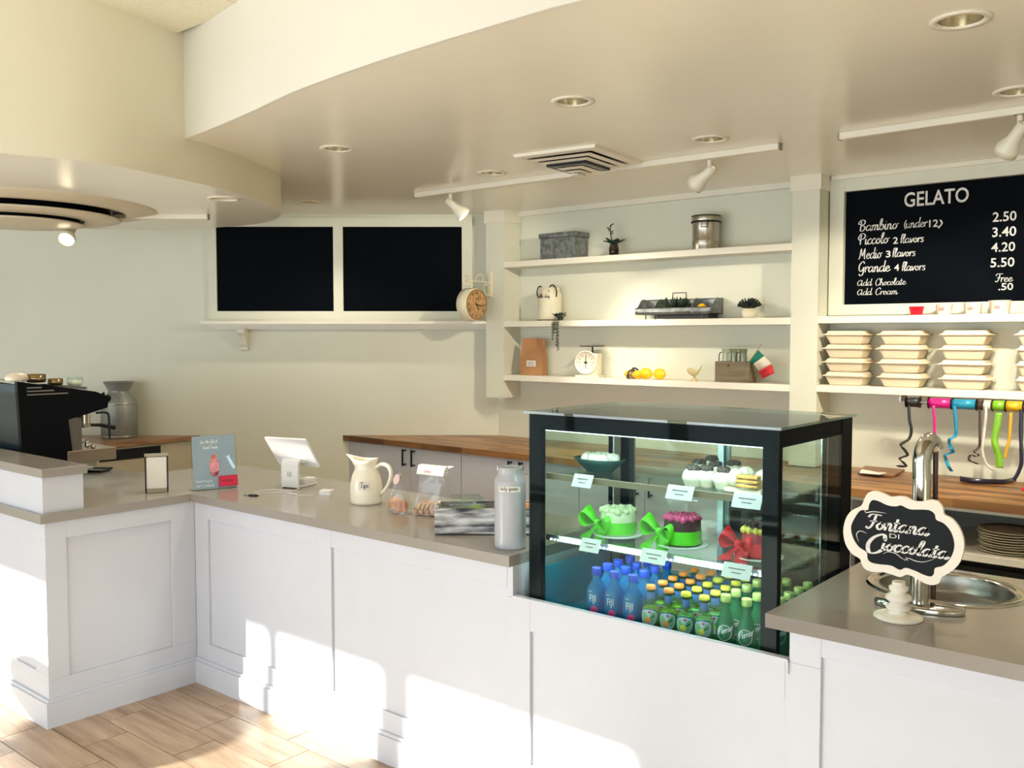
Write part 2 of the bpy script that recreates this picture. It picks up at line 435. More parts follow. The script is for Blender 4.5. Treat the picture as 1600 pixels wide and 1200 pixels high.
# main soffit
Fp = [(277,223),(330,203),(400,173),(460,145),(540,115),(620,88),(700,63),(760,45),(850,18),(920,0)]
Fc = smooth_path([at(a, b, Z=ZC) for a, b in Fp] + [Vector((-0.6, 2.13, ZC)), Vector((0.6, 2.35, ZC)), Vector((2.0, 2.8, ZC)), Vector((3.2, 3.3, ZC))], 4)
poly = [(p.x, p.y) for p in Fc] + [(3.2, 5.25), (-4.477, 5.25), (-7.6, 2.63), (-7.6, 2.358)]
CANS = [(-2.107, 2.909), (-3.499, 2.917), (-0.726, 2.871), (-2.024, 3.858), (-3.361, 3.889), (-0.768, 3.826), (-5.03, 3.95)]
so = struct(holed('ceiling_soffit', poly, [circle(x, y, .062, 28) for x, y in CANS], ZC, ZU - .02, soffitp))
struct(MB().prism([(p.x, p.y) for p in Fc] + [(p.x, p.y + .012) for p in Fc[::-1]], ZC - .001, ZU + .02, lambda u, v, w_: (u, v - .012, w_), True).build('trim_1', fascia))
# lower drum
Dp = [(0,240),(60,245),(130,252),(200,263),(277,280),(340,293),(400,312),(432,325),(440,333),(430,343),(400,350),(335,356),(200,360),(100,356),(0,351)]
Dv = [at(a, b, Z=ZD) for a, b in Dp]
Dv = Dv + [Vector((-6.45, 1.9, ZD)), Vector((-6.2, 1.1, ZD)), Vector((-5.5, .55, ZD)), Vector((-4.7, .5, ZD)), Vector((-4.15, .85, ZD))]
Dc = smooth_path(Dv, 5, True)
# ease the outline toward its own smooth average
for _ in range(4): Dc = [(Dc[i - 1] + Dc[i] * 2 + Dc[(i + 1) % len(Dc)]) / 4 for i in range(len(Dc))]
dpoly = [(p.x, p.y) for p in Dc]
LC = at(350, 310, Z=ZD)
dr = struct(MB().prism(dpoly, ZD + .0025, ZU + .02, None, True).build('ceiling_drum', mat('drum_paint', (232, 227, 204), .45, var=.012, scale=2)))
struct(holed('ceiling_drum_underside', dpoly, [circle(LC.x, LC.y, .062, 28)], ZD, ZD + .002, soffitp))
# crown moulding strips
struct(MB().box(-4.27, 5.215, ZC - .035, -2.14, 5.25, ZC).build('trim_2', trimp))

# ------------------------------------------------------------------ ceiling fittings
def downlight(x, y, z, label):
    t = thing('recessed_downlight', label, 'ceiling light', (x, y, z), 0, 'recessed downlights in the soffits')
    MB().lathe([(.060, .002), (.060, -.002), (.064, -.006), (.082, -.005), (.084, 0), (.060, 0.001)], seg=36, cap=False).build('trim_ring', trimp, t)
    MB().lathe([(.0595, 0), (.058, .03), (.05, .06), (.036, .085), (.034, .086)], seg=36, cap=False).build('reflector', mat('can_reflector', (225, 218, 200), .16, metal=.9, var=.03), t)
    b = MB(); b.lathe([(.034, .086), (.030, .072), (.018, .064), (.001, .062)], seg=24, cap=False).build('bulb', mat('bulb_face', (240, 226, 196), .4, emit=3.0), t)
    light('can_beam', 'SPOT', (x, y, z - .012), CAN, (1.0, .90, .74), (0, 0, -1), spot_size=2.2, spot_blend=.6, shadow_soft_size=.03)
    return t
nm = ['recessed downlight over the walkway right of the centre, between curved fascia and square air vent', 'recessed downlight nearest the end of the drum, left of the track spotlights',
      'largest recessed downlight, top right corner of the view', 'small recessed downlight just above the right end of the middle track', 'small recessed downlight between the first track head and the square air vent',
      'recessed downlight cut by the right edge of the frame above the right track', 'tiny recessed downlight peeking out right beside the drum']
for (x, y), n in zip(CANS, nm): downlight(x, y, ZC, n)
downlight(LC.x, LC.y, ZD, 'recessed downlight in the underside of the low drum soffit')

def track(a, b, label, z):
    t = thing('track_rail', label, 'track light', ((a.x + b.x) / 2, (a.y + b.y) / 2, z))
    d = (b - a); L = d.length; t.rotation_euler = (0, 0, math.atan2(d.y, d.x))
    MB().box(-L / 2, -.017, -.03, L / 2, .017, 0).build('rail', trimp, t, bevel=.003)
    for e in (-L / 2 - .006, L / 2): MB().box(e, -.018, -.031, e + .006, .018, .0).build('end_cap', mat('grey_plastic', (150, 145, 135), .5), t)
def spot(p, aim, label, z, power, s=1.0, blend=.35, size=1.35, lr=.03):
    t = thing('track_spotlight', label, 'track light', (p[0], p[1], z), 0, 'white track spotlight heads')
    d = Vector(aim).normalized()
    piv = Vector((0, 0, -.085 * s))
    MB().box(-.02, -.016, -.03, .02, .016, 0).tube([(0, 0, -.03), (0, 0, -.05), piv], .011 * s, 10).build('stem', trimp, t)
    MB().ball(piv, .021 * s).build('joint', trimp, t)
    M = Matrix.Translation(piv) @ d.to_track_quat('Z', 'Y').to_matrix().to_4x4()
    MB().lathe([(.012, -.03), (.022, -.028), (.024, .02), (.028, .05), (.045, .085), (.047, .115), (.043, .115), (.040, .09)], seg=24, cap=False).xf(Matrix.Scale(1, 4) @ M).build('lamp_head', trimp, t)
    MB().lathe([(.041, .098), (.02, .102), (.001, .103)], seg=24, cap=False).xf(M).build('lamp_face', lampm, t)
    q = Vector((p[0], p[1], z)) + piv + d * .125
    light('spot_beam', 'SPOT', q, power, (1.0, .90, .72), d, spot_size=size, spot_blend=blend, shadow_soft_size=lr)
TA, TB = at(650, 309, Z=2.53), at(1218, 234, Z=2.53)
track(TA, TB, 'white ceiling track running above the niche shelves', ZC)
TC, TD = at(1313, 219, Z=2.53), at(1600, 178, Z=2.53); TD = TC + (TD - TC) * 1.5
track(TC, TD, 'white ceiling track at the right, above the menu board', ZC)
TE, TF = at(120, 342, Z=2.34), at(325, 343, Z=2.34)
track(TE, TF, 'short white track under the low drum soffit', ZD)
h1 = at(704, 303, Z=2.53); h2 = at(1109, 250, Z=2.53); h3 = at(1594, 180, Z=2.53)
spot(h1, Vector((.42, .25, -.45)), 'white spotlight head near the left end of the middle track', ZC, SPOT)
spot(h2, Vector((-.85, .20, -.50)), 'white spotlight head near the right end of the middle track, turned left', ZC, SPOT * 1.3)
spot(h3, Vector((-.5, .45, -.6)), 'spotlight head on the right track, cut by the frame', ZC, SPOT)
h4 = at(112, 343, Z=2.34)
spot(h4, Vector((.55, -.55, -.62)), 'glowing spotlight head on the short track under the drum', ZD, SPOT * .4)
# more spotlight heads on the same track beyond the frame light the right wall
spot((TD.x - .1, TD.y), Vector((-.3, .6, -.6)), 'spotlight head on the right track beyond the frame', ZC, SPOT)

vt = thing('square_air_vent', 'white square louvred ceiling air vent beside the middle track', 'air vent', (-2.745, 3.86, ZC), math.radians(6))
MB().add([(-.23,-.25,0),(.23,-.25,0),(.23,.25,0),(-.23,.25,0),(-.225,-.245,-.014),(.225,-.245,-.014),(.225,.245,-.014),(-.225,.245,-.014),(-.185,-.205,-.018),(.185,-.205,-.018),(.185,.205,-.018),(-.185,.205,-.018),(-.185,-.205,0),(.185,-.205,0),(.185,.205,0),(-.185,.205,0)],
         [(0,1,5,4),(1,2,6,5),(2,3,7,6),(3,0,4,7),(4,5,9,8),(5,6,10,9),(6,7,11,10),(7,4,8,11),(8,9,13,12),(9,10,14,13),(10,11,15,14),(11,8,12,15)]).build('vent_frame', trimp, vt)
MB().box(-.184, -.204, -.008, .184, .204, -.002).box(-.11, -.13, -.055, .11, .13, -.008).build('vent_back', black, vt)
MB().box(-.022, -.042, -.092, .022, .042, -.086).build('centre_plate', trimp, vt)
vt.location.y -= .02
for k in range(5):
    a = .172 - k * .032; b = a + .02; a2 = a - .027; b2 = b - .027; zb = -.024 - k * .0125; zt = zb - .007
    m = MB(); P = []
    for (sx, sy) in ((-1,-1),(1,-1),(1,1),(-1,1)): P.append((sx*a, sy*b, zb))
    for (sx, sy) in ((-1,-1),(1,-1),(1,1),(-1,1)): P.append((sx*a2, sy*b2, zt))
    m.add(P, [(0,1,5,4),(1,2,6,5),(2,3,7,6),(3,0,4,7)]).build('louvre', trimp, vt)

dv = thing('round_ceiling_diffuser', 'large round cream ceiling diffuser under the low drum soffit', 'air vent', (-5.33, 2.29, ZD))
trd = mat('diffuser_cream', (226, 214, 186), .4, var=.02)
MB().lathe([(.60, 0), (.59, -.008), (.50, -.026), (.465, -.028), (.455, -.02), (.45, 0)], seg=56, cap=False).build('outer_ring', trd, dv)
MB().lathe([(.46, -.004), (.40, -.005), (.40, -.056), (.27, -.062), (.26, -.09), (.001, -.091)], seg=48, cap=False).build('throat', black, dv)
MB().lathe([(.43, -.050), (.44, -.056), (.43, -.062), (.29, -.072), (.28, -.068)], seg=48, cap=False).build('middle_ring', trd, dv)
MB().lathe([(.275, -.086), (.285, -.091), (.27, -.096), (.001, -.106)], seg=40, cap=False).build('centre_cone', trd, dv)
for k in range(2):
    MB().box(-.45 if k else -.006, -.006 if k else -.45, -.016, .45 if k else .006, .006 if k else .45, -.008).build('spider_bar', dark, dv)
dv.scale = (1.2, 1.2, 1)
dv.location.y = 2.2

# ------------------------------------------------------------------ counters
HC = 0.914; HU = 0.876
fc = thing('front_counter', 'long white panelled serving counter with shaker panels and baseboard', 'counter', (-3.0, 2.42, 0))
def wb(mb, name, m, par, **k): return mb.build(name, m, par, world=True, **k)
# carcass boards (front skin) : return front, return side, main run, low part under the case, right run
wb(MB().box(-6.6, 1.732, 0, -3.992, 1.75, HU).box(-3.99 - .018, 1.732, 0, -3.992, 2.43, HU), 'carcass', white, fc)
wb(MB().box(-3.992, 2.432, 0, -2.0, 2.45, HU).box(-2.018, 2.45, .5, -2.0, 3.08, HU).box(-2.0, 2.432, 0, -1.012, 2.437, .768).box(-1.012, 2.432, 0, .7, 2.45, HU).box(-1.012, 2.45, .5, -.994, 3.09, HU), 'face_board', white, fc)
PX = [-3.87, -2.968, -1.925, -.923, .08]
zt_ = [.80, .80, .664, .80]
fr = MB()
fr.box(-3.98, 2.42, .20, -3.87, 2.432, .876)
for i in range(4):
    a, b = PX[i], PX[i + 1]
    top = .768 if i == 2 else .876
    fr.box(b - .10, 2.42, .20, b, 2.432, .768 if i in (1, 2) else .876)
    fr.box(a, 2.42, zt_[i], b - .10, 2.432, top)
fr.box(-2.0245, 2.42, .7685, -2.0, 2.432, .876)
fr.box(-1.012, 2.42, .768, -.923, 2.432, .876).box(.08, 2.42, .2, .7, 2.432, .876)
fr.box(-3.98, 2.42, .12, .7, 2.432, .20)
wb(fr, 'panel_frame', white, fc, bevel=.0015)
fr = MB()   # side of the return, faces +X
fr.box(-3.992, 1.72, .20, -3.98, 1.81, .876).box(-3.992, 2.30, .20, -3.98, 2.42, .876).box(-3.992, 1.81, .80, -3.98, 2.30, .876).box(-3.992, 1.72, .12, -3.98, 2.42, .20)
fr.box(-6.6, 1.72, .12, -3.992, 1.732, .22).box(-6.6, 1.72, .80, -3.992, 1.732, .876).box(-4.10, 1.72, .22, -3.992, 1.732, .80).box(-5.2, 1.72, .22, -5.09, 1.732, .80)
wb(fr, 'return_frame', white, fc, bevel=.0015)
def base_prof(o): return [(o, 0), (o + .018, 0), (o + .018, .105), (o + .010, .118), (o, .122)]
bb = MB()
bb.prism([(-3.98, 1.702), (-3.962, 1.702), (-3.962, 2.402), (.7, 2.402), (.7, 2.42), (-3.98, 2.42)], 0, .108)
bb.prism([(-6.6, 1.702), (-3.98, 1.702), (-3.98, 1.72), (-6.6, 1.72)], 0, .108)
bb.prism([(-3.98, 1.71), (-3.97, 1.71), (-3.97, 2.41), (.7, 2.41), (.7, 2.42), (-3.98, 2.42)], .108, .122)
bb.prism([(-6.6, 1.71), (-3.98, 1.71), (-3.98, 1.72), (-6.6, 1.72)], .108, .122)
wb(bb, 'baseboard', white, fc, bevel=.002)
wb(MB().box(-2.0, 2.415, .768, -1.012, 2.437, .776).box(-1.018, 2.412, .735, -1.012, 2.42, .776), 'ledge_strip', white, fc)

wl = [(-2.0, 2.40), (-2.0, 3.10), (-4.40, 3.11)] + [(p.x, p.y) for p in smooth_path([(-4.40, 3.11, 0), (-4.60, 3.12, 0), (-4.70, 3.04, 0), (-4.735, 2.86, 0), (-4.74, 2.72, 0), (-4.83, 2.62, 0), (-4.99, 2.57, 0)], 4)][1:] + [(-5.3, 2.55), (-6.6, 2.55), (-6.6, 1.70), (-3.972, 1.70), (-3.972, 2.40)]
o = MB().prism(wl, HU, HC).build('worktop', quartz, bevel=.002); tag(o, 'long grey stone worktop, left of the display case, holding the tablet and jugs', 'worktop')
RS = (-.745, 2.90)
hole = circle(RS[0] + .0, RS[1] + .03, .192, 40, .178)
o = holed('worktop', [(-1.05, 2.345), (.7, 2.345), (.7, 3.18), (-1.05, 3.18)], [hole], HU, HC, quartz); tag(o, 'short grey stone worktop, right of the display case, under the black sign', 'worktop')
# raised ledge
lg = thing('raised_ledge', 'raised white box ledge with grey stone cap at the left end of counter', 'ledge', (-4.8, 1.82, HC))
wb(MB().box(-6.6, 1.722, HC, -3.995, 1.895, 1.068), 'ledge_box', white, lg)
wb(MB().box(-6.6, 1.715, 1.068, -3.982, 1.91, 1.106), 'stone_cap', quartz, lg, bevel=.002)

# ------------------------------------------------------------------ back run
YB = 4.50; HB = .925; s_ = (5.25 - YB) / .643
tip = w0 + wd * ((5.25 - YB) / .643)
bt = thing('butcher_block_top', 'long warm brown butcher block worktop along the back wall', 'worktop', (-3.4, 4.9, HB - .04))
yy = YB; k = 0
strips = 10; wdt = (5.245 - YB) / strips
for i in range(strips):
    y0 = YB + i * wdt; y1 = y0 + wdt
    xa = w0.x + .006 + wd.x * ((5.25 - y0) / .643); xb = w0.x + .006 + wd.x * ((5.25 - y1) / .643)
    m = MB().prism([(xa, y0), (.7, y0), (.7, y1 - .0006), (xb, y1 - .0006)], HB - .04, HB + random.uniform(-.0003, .0003))
    wb(m, 'stave', butcher, bt)
# base cabinets under it
def base_cabinet(x0, x1, label, left_extra=0.0):
    t = thing('base_cabinet', label, 'cabinet', ((x0 + x1) / 2, YB + .3, 0), 0, 'white base cabinets under the butcher block')
    yb = min(YB + .60, w0.y - (w0.x + .02 - x0) / .766 * .643)
    xk = x0 + .002 + (YB + .60 - yb) / .643 * .766
    wb(MB().prism([(x0 + .002, YB + .045), (x1 - .002, YB + .045), (x1 - .002, YB + .60), (xk, YB + .60), (x0 + .002, yb)], .09, .884), 'body', white, t)
    wb(MB().box(x0 + .002, YB + .09, 0, x1 - .002, min(yb, YB + .3), .09), 'plinth', white, t)
    xm = (x0 + x1) / 2
    for a, b, hx in ((x0 + .002, xm - .0015, xm - .045), (xm + .0015, x1 - .002, xm + .045)):
        d = MB().box(a, YB + .02, .095, b, YB + .043, .882).build('door', white, t, world=True, bevel=.0015)
        h = MB().tube([(hx, YB - .012, .752), (hx, YB - .012, .872)], .0065, 8).box(hx - .005, YB - .012, .758, hx + .005, YB + .02, .768).box(hx - .005, YB - .012, .856, hx + .005, YB + .02, .866)
        me = h.build('handle', black, d); me.location = (-t.location.x, -t.location.y, 0)
    return t
base_cabinet(-5.155, -4.185, 'white two door base cabinet at the left end of the butcher block')
base_cabinet(-4.183, -3.22, 'white two door base cabinet behind the grey milk can')
base_cabinet(-3.218, -2.30, 'white two door base cabinet behind the glass display case')
fl_ = MB().prism([(w0.x + .0 + wd.x * ((5.25 - YB - .03) / .643) + .01, YB + .03), (-5.157, YB + .03), (-5.157, YB + .15)], 0, .884)
o = fl_.build('filler_panel', white); tag(o, 'narrow white filler panel between left base cabinet and angled wall', 'panel')
ou = thing('open_shelf_unit', 'open white under-counter shelf unit at the far right', 'shelf', (-.6, 4.85, 0))
for a in ((-2.29, .02), (.66, .02), (-1.62, .06)): wb(MB().box(a[0], YB + a[1], .0, a[0] + .02, 5.22, .884), 'side_panel', white, ou)
wb(MB().box(-1.60, YB + .03, .645, .66, 5.2, .676), 'shelf', trimp, ou)
wb(MB().box(-2.27, 5.2, .0, .66, 5.22, .884), 'back_panel', mat('grey_wall_panel', (150, 150, 146), .6), ou)
wb(MB().box(-1.60, YB + .02, .868, .66, YB + .04, .884), 'top_rail', trimp, ou)
for a in ((-1.6, .12, .66, .6), (-2.27, .04, -1.62, .87)): wb(MB().box(a[0], YB + a[1], .04, a[2], YB + a[1] + .02, a[3]), 'recess_shade_sheet', mat('recess_shade', (22, 26, 26), .5), ou)  # dark sheets painted in for the shade inside the open unit
# plates on that shelf
pm = mat('paper_liner', (206, 196, 170), .7)
q = at(1560, 852, Z=.676)
ORD = ['lowest', 'second from the bottom', 'third from the bottom', 'fourth from the bottom', 'middle', 'fourth from the top', 'third from the top', 'second from the top', 'topmost']
for k in range(9):
    o = MB().lathe([(.09, 0), (.125, .006), (.128, .010), (.09, .004)], seg=28, cap=True).build('plate', pm)
    o.location = (-.93 + random.uniform(-.008, .008), 4.70 + random.uniform(-.006, .006), .6775 + k * .0115); o.rotation_euler = (random.uniform(-.008, .008), random.uniform(-.008, .008), 0)
    tag(o, 'flat cream paper dish on the open shelf, %s of its pile' % ORD[k], 'dish', 'paper dishes piled on the open shelf')
for k in range(5):
    o = MB().box(-.14, -.10, 0, .14, .10, .006).build('tray_liner', mat('grey_liner', (150, 142, 120), .7))
    o.location = (-.62, 4.72, .6765 + k * .0068); o.rotation_euler = (0, 0, random.uniform(-.12, .12))
    tag(o, 'thin greyish sheet right of the paper dishes, %s of its stack' % ORD[[0, 1, 4, 7, 8][k]], 'sheet', 'sheets stacked beside the paper dishes')

# left back counter, wood top
lcab = thing('side_cabinet', 'low side cabinet with a thin brown wooden top holding a metal churn', 'cabinet', (-6.6, 3.2, 0))
def wx(y, o=.006): return w0.x + o + wd.x * ((5.25 - y) / .643)
wb(MB().prism([(-7.2, 2.97), (-6.18, 2.97), (-6.18, 3.815), (wx(3.81), 3.81)], HB - .03, HB), 'wood_top', woodmat('side_wood', (120, 84, 54), (176, 136, 98), 1, rough=.3), lcab)
wb(MB().prism([(-7.1, 3.04), (-6.21, 3.04), (-6.21, 3.77), (wx(3.78), 3.77)], 0, HB - .032), 'body', mat('beige_cabinet', (186, 176, 150), .45), lcab)
wb(MB().box(-6.212, 3.06, .80, -6.205, 3.50, .875).box(-6.212, 3.50, .70, -6.205, 3.512, .875), 'gap_shade_frame', black, lcab)  # black strips painted in for the shaded gap, plus the dark appliance frame

# ------------------------------------------------------------------ niche shelving on back wall
YF = 5.062
nt_ = thing('niche_post', 'left white post at the corner, between chalkboards and niche shelves', 'post', (-4.35, 5.15, 1.22))
wb(MB().box(-4.435, YF, 1.221, -4.268, 5.248, ZC - .06), 'post_board', paint, nt_)
wb(MB().box(-4.445, YF - .01, ZC - .085, -4.258, 5.248, ZC), 'capital', trimp, nt_)
nt2 = thing('niche_post', 'right white post between niche shelves and the menu board', 'post', (-2.06, 5.15, .93))
wb(MB().box(-2.14, YF, .93, -1.983, 5.248, ZC - .06), 'post_board', paint, nt2)
wb(MB().box(-2.15, YF - .01, ZC - .085, -1.973, 5.248, ZC), 'capital', trimp, nt2)
SZ = [2.19, 1.77, 1.388]
for z, n in zip(SZ, ['top niche shelf, holding a galvanised box and a metal canister', 'middle niche shelf, holding a white canister and galvanised caddy', 'bottom niche shelf, holding the scale, lemons and wooden crate']):
    o = MB().box(-4.268, YF, z - .04, -2.14, 5.248, z).build('wall_shelf', trimp, bevel=.002); tag(o, 'white ' + n, 'shelf')
for z, n in ((1.775, 'white shelf below the menu board, holding the small cups'), (1.393, 'white shelf with the takeaway box stacks, ribbons hanging below')):
    o = MB().box(-1.983, YF, z - .04, .7, 5.248, z).build('wall_shelf', trimp, bevel=.002); tag(o, n, 'shelf')

# ------------------------------------------------------------------ menu boards
mb_ = thing('menu_board', 'large black menu board lettered GELATO with prices, in cream frame', 'menu board', (-1.3, 5.2, 1.775))
x0, x1, z0, z1 = -1.895, -.45, 1.840, 2.468
wb(MB().box(x0 - .08, 5.19, z0 - .06, x0, 5.248, 2.54).box(x1, 5.19, z0 - .06, x1 + .08, 5.248, 2.54).box(x0, 5.19, z1, x1, 5.248, 2.54).box(x0, 5.19, z0 - .06, x1, 5.248, z0), 'frame', paint, mb_, bevel=.002)
wb(MB().box(x0 - .07, 5.175, 2.535, x1 + .1, 5.248, ZC), 'crown', trimp, mb_, bevel=.003)
wb(MB().box(x0, 5.222, z0, x1, 5.236, z1), 'slate', blackb, mb_)
YS = 5.2205
def bp(px, py): q = at(px, py, Y=YS); return q.x, q.z
def crop5(u, v): return bp(1300 + u * 300 / 1385, 250 + v * 260 / 1200)
mm = lambda u, v: (u, YS, v)
tx = MB()
def menu_script(text, u, v, u2, xh, pen=.2):
    a = crop5(u, v); b = crop5(u2, v)
    base = sum(G[c][0] for c in text)
    size_w = (b[0] - a[0]) / base
    sz = xh
    script(tx, text, 1.0, lambda p, q_: (a[0] + p * size_w, YS, a[1] + q_ * sz), pen=pen, slant=.10)
def pl(text, u, v, u2, h, bold=.012):
    a = crop5(u, v); b = crop5(u2, v)
    plain(tx, text, 1.0, lambda p, q_: (p, 0, q_), bold=bold)
    # rescale the just-added glyphs to the measured width and height
    n = len(_tc[(text, bold, 'LEFT')][0]); vs = tx.v[-n:]
    xs_ = [q[0] for q in vs]; zs = [q[2] for q in vs]; sx = (b[0] - a[0]) / (max(xs_) - min(xs_)); sz = h / (max(zs) - min(zs))
    tx.v[-n:] = [(a[0] + (q[0] - min(xs_)) * sx, YS, a[1] + (q[2] - min(zs)) * sz) for q in vs]
XH = .0225
pl('GELATO', 520, 342, 985, .078, .014)
menu_script('Bambino', 190, 515, 470, .030); menu_script('(under', 515, 492, 685, .026, .18); pl('12', 700, 485, 765, .038); menu_script(')', 765, 485, 795, .024, .18)
menu_script('Piccolo', 190, 612, 405, .030); pl('2', 440, 605, 475, .036); menu_script('flavors', 490, 600, 660, .024, .2)
menu_script('Medio', 190, 715, 355, .030); pl('3', 388, 703, 422, .036); menu_script('flavors', 432, 700, 600, .024, .2)
menu_script('Grande', 185, 812, 415, .030); pl('4', 448, 800, 484, .036); menu_script('flavors', 500, 800, 672, .024, .2)
menu_script('Add', 180, 908, 285, .019, .17); menu_script('Chocolate', 310, 905, 530, .019, .17)
menu_script('Add', 180, 975, 285, .019, .17); menu_script('Cream', 310, 972, 470, .019, .17)
for s, u, v, u2, h in (('2.50', 1158, 448, 1330, .049), ('3.40', 1155, 557, 1328, .049), ('4.20', 1148, 665, 1320, .047), ('5.50', 1142, 775, 1315, .047), ('.50', 1200, 940, 1306, .036)): pl(s, u, v, u2, h)
menu_script('Free', 1175, 880, 1300, .021, .17)
wb(tx, 'lettering', chalk, mb_)

cb = thing('blank_chalkboard', 'pair of blank black chalkboard panels in one cream frame above shelf', 'menu board', tuple(w0 + wd * 1.1))
def wbox(m, s0, s1, o0, o1, za, zb_): m.prism([wp(s0, o0, 0)[:2], wp(s0, o1, 0)[:2], wp(s1, o1, 0)[:2], wp(s1, o0, 0)[:2]], za, zb_); return m
a0, _ = onwall(738, 350); a1, _ = onwall(722, 420); a2, _ = onwall(537, 420); a3, _ = onwall(522, 420); a4, _ = onwall(340, 420); a5, _ = onwall(327, 420)
zt2, zb2 = 2.468, 1.848
m = MB(); wbox(m, a0, a1, 0, .03, 1.775, 2.535); wbox(m, a2, a3, 0, .03, zb2, zt2); wbox(m, a4, a5, 0, .03, 1.775, 2.535); wbox(m, a1, a4, 0, .03, zt2, 2.535); wbox(m, a1, a4, 0, .03, 1.775, zb2)
wb(m, 'frame', paint, cb)
wb(wbox(MB(), a1, a2, .004, .012, zb2, zt2), 'chalk_panel', blackb, cb)
wb(wbox(MB(), a3, a4, .004, .012, zb2, zt2), 'chalk_panel', blackb, cb)
ws = thing('wall_ledge', 'long white ledge with a small corbel under the blank chalkboards', 'shelf', tuple(w0 + wd * 1.2))
wb(wbox(MB(), .07, 2.155, 0, .17, 1.752, 1.774), 'shelf_board', trimp, ws, bevel=.002)
wb(wbox(wbox(MB(), .07, 2.12, 0, .12, 1.735, 1.752), .07, 2.10, 0, .06, 1.715, 1.736), 'moulding', trimp, ws, bevel=.002)
sc0, _ = onwall(383, 515)
prof = [(0, 1.715), (.12, 1.715), (.118, 1.69), (.09, 1.665), (.075, 1.64), (.055, 1.60), (.03, 1.585), (.025, 1.56), (0, 1.555)]
wb(MB().prism(prof[::-1], sc0 - .025, sc0 + .025, lambda u, v, w_: wp(w_, u, v)), 'corbel', trimp, ws, bevel=.003)

# ------------------------------------------------------------------ objects on niche shelves
def shelfpt(px, z, Y=5.15): return at(px, 500, Y=Y).x
YM = 5.155
# galvanised box
xa, xb = at(843, 400, Y=5.085).x, at(899, 400, Y=5.085).x
t = thing('galvanised_box', 'mottled galvanised metal box with lid, left end of the top shelf', 'box', ((xa + xb) / 2, 5.16, SZ[0]))
hw = (xb - xa) / 2
MB().box(-hw + .004, -.075, 0, hw - .004, .075, .145).build('body', galv, t, bevel=.003)
MB().box(-hw - .004, -.083, .145, hw + .004, .083, .178).build('lid', galv, t, bevel=.003)
# succulent in glass jar
def leaf(m, base, d, L, wd_, droop=0.0, n=5, th=.004):
    d = Vector(d).normalized(); side = d.cross(Vector((0, 0, 1)));
    if side.length < .05: side = Vector((1, 0, 0))
    side.normalize(); up = side.cross(d); pts = []
    for i in range(n + 1):
        t_ = i / n; c = Vector(base) + d * (L * t_) + Vector((0, 0, -droop * t_ * t_)); w_ = wd_ * math.sin(PI * min(.97, .12 + .86 * t_)) 
        pts.append((c - side * w_, c + up * th, c + side * w_, c - up * th))
    vs = [q for r in pts for q in r]; fs = []
    for i in range(n):
        for k in range(4): fs.append((4 * i + k, 4 * i + (k + 1) % 4, 4 * i + 4 + (k + 1) % 4, 4 * i + 4 + k))
    fs += [(0, 3, 2, 1), (4 * n, 4 * n + 1, 4 * n + 2, 4 * n + 3)]
    m.add(vs, fs, True)
t = thing('potted_succulent', 'leafy succulent with a tall sprig in a dark glass jar, top shelf', 'plant', (shelfpt(958, 0), YM, SZ[0]))
MB().lathe([(.026, 0), (.032, .01), (.034, .05), (.028, .07), (.030, .078), (.026, .078), (.024, .066), (.030, .05), (.028, .012), (.001, .01)], seg=20).build('jar', glassmat('smoky_glass', (.55, .5, .45)), t)
MB().lathe([(.026, .012), (.028, .045), (.001, .046)], seg=16).build('soil', mat('soil', (70, 50, 44), .9, var=.4, scale=60), t)
for k in range(7):
    a = k * 2 * PI / 7; m = MB(); leaf(m, (0, 0, .075), (math.cos(a), math.sin(a) * .6, .55), .085, .027, .015); m.build('leaf', green, t)
st = MB().tube(smooth_path([(0, 0, .06), (-.02, 0, .12), (-.03, 0, .16), (-.028, 0, .20)]), .003, 6).build('stem', green, t)
for k in range(6):
    a = k * 1.3; m = MB(); leaf(m, (-.03, 0, .13 + k * .012 + .012), (math.cos(a), math.sin(a) * .5, .5), .026, .006); m.build('leaf', green, t)
# metal canister
t = thing('metal_canister', 'tarnished metal canister with dark rings, right end of the top shelf', 'canister', (shelfpt(1101, 0), YM, SZ[0]))
cm = mat('tarnished_metal', (176, 170, 156), .3, metal=.85, var=.25, scale=14, stretch=(1, 1, .25))
MB().lathe([(.082, 0), (.084, .005), (.082, .01), (.082, .05), (.084, .053), (.082, .056), (.082, .165), (.086, .17), (.088, .20), (.084, .205), (.001, .206)], seg=36).build('body', cm, t)
MB().lathe([(.087, .163), (.091, .166), (.091, .173), (.087, .175)], seg=36, cap=False).lathe([(.087, .2), (.09, .203), (.088, .208), (.084, .206)], seg=36, cap=False).build('ring', dark, t)
MB().tube([(.02, -.083, .17), (.02, -.097, .165), (.02, -.099, .13), (.058, -.089, .13), (.058, -.088, .165), (.056, -.07, .17)], .003, 6).build('handle', dark, t)
# white enamel canister with rope handles
t = thing('enamel_canister', 'tall cream enamel canister with dark script and black rope handles, middle shelf', 'canister', (shelfpt(858, 0), YM, SZ[1]))
MB().lathe([(.084, 0), (.086, .004), (.085, .17), (.082, .19), (.070, .205), (.070, .225), (.073, .228), (.070, .230), (.066, .226), (.066, .2), (.001, .19)], seg=40).build('body', cream, t)
MB().lathe([(.0862, .002), (.087, .005), (.0862, .009)], seg=40, cap=False).build('rim', mat('rust', (120, 96, 60), .7, var=.4, scale=20), t)
for sx in (-1, 1):
    MB().tube(smooth_path([(sx * .080, -.03, .165), (sx * .088, -.035, .20), (sx * .075, -.04, .235), (sx * .052, -.045, .245), (sx * .035, -.05, .225), (sx * .04, -.062, .19)] if sx > 0 else [(sx * .080, -.03, .165), (sx * .088, -.03, .20), (sx * .075, -.03, .235), (sx * .055, -.03, .24), (sx * .045, -.035, .225)]), .0045, 8).build('rope_handle', dark, t)
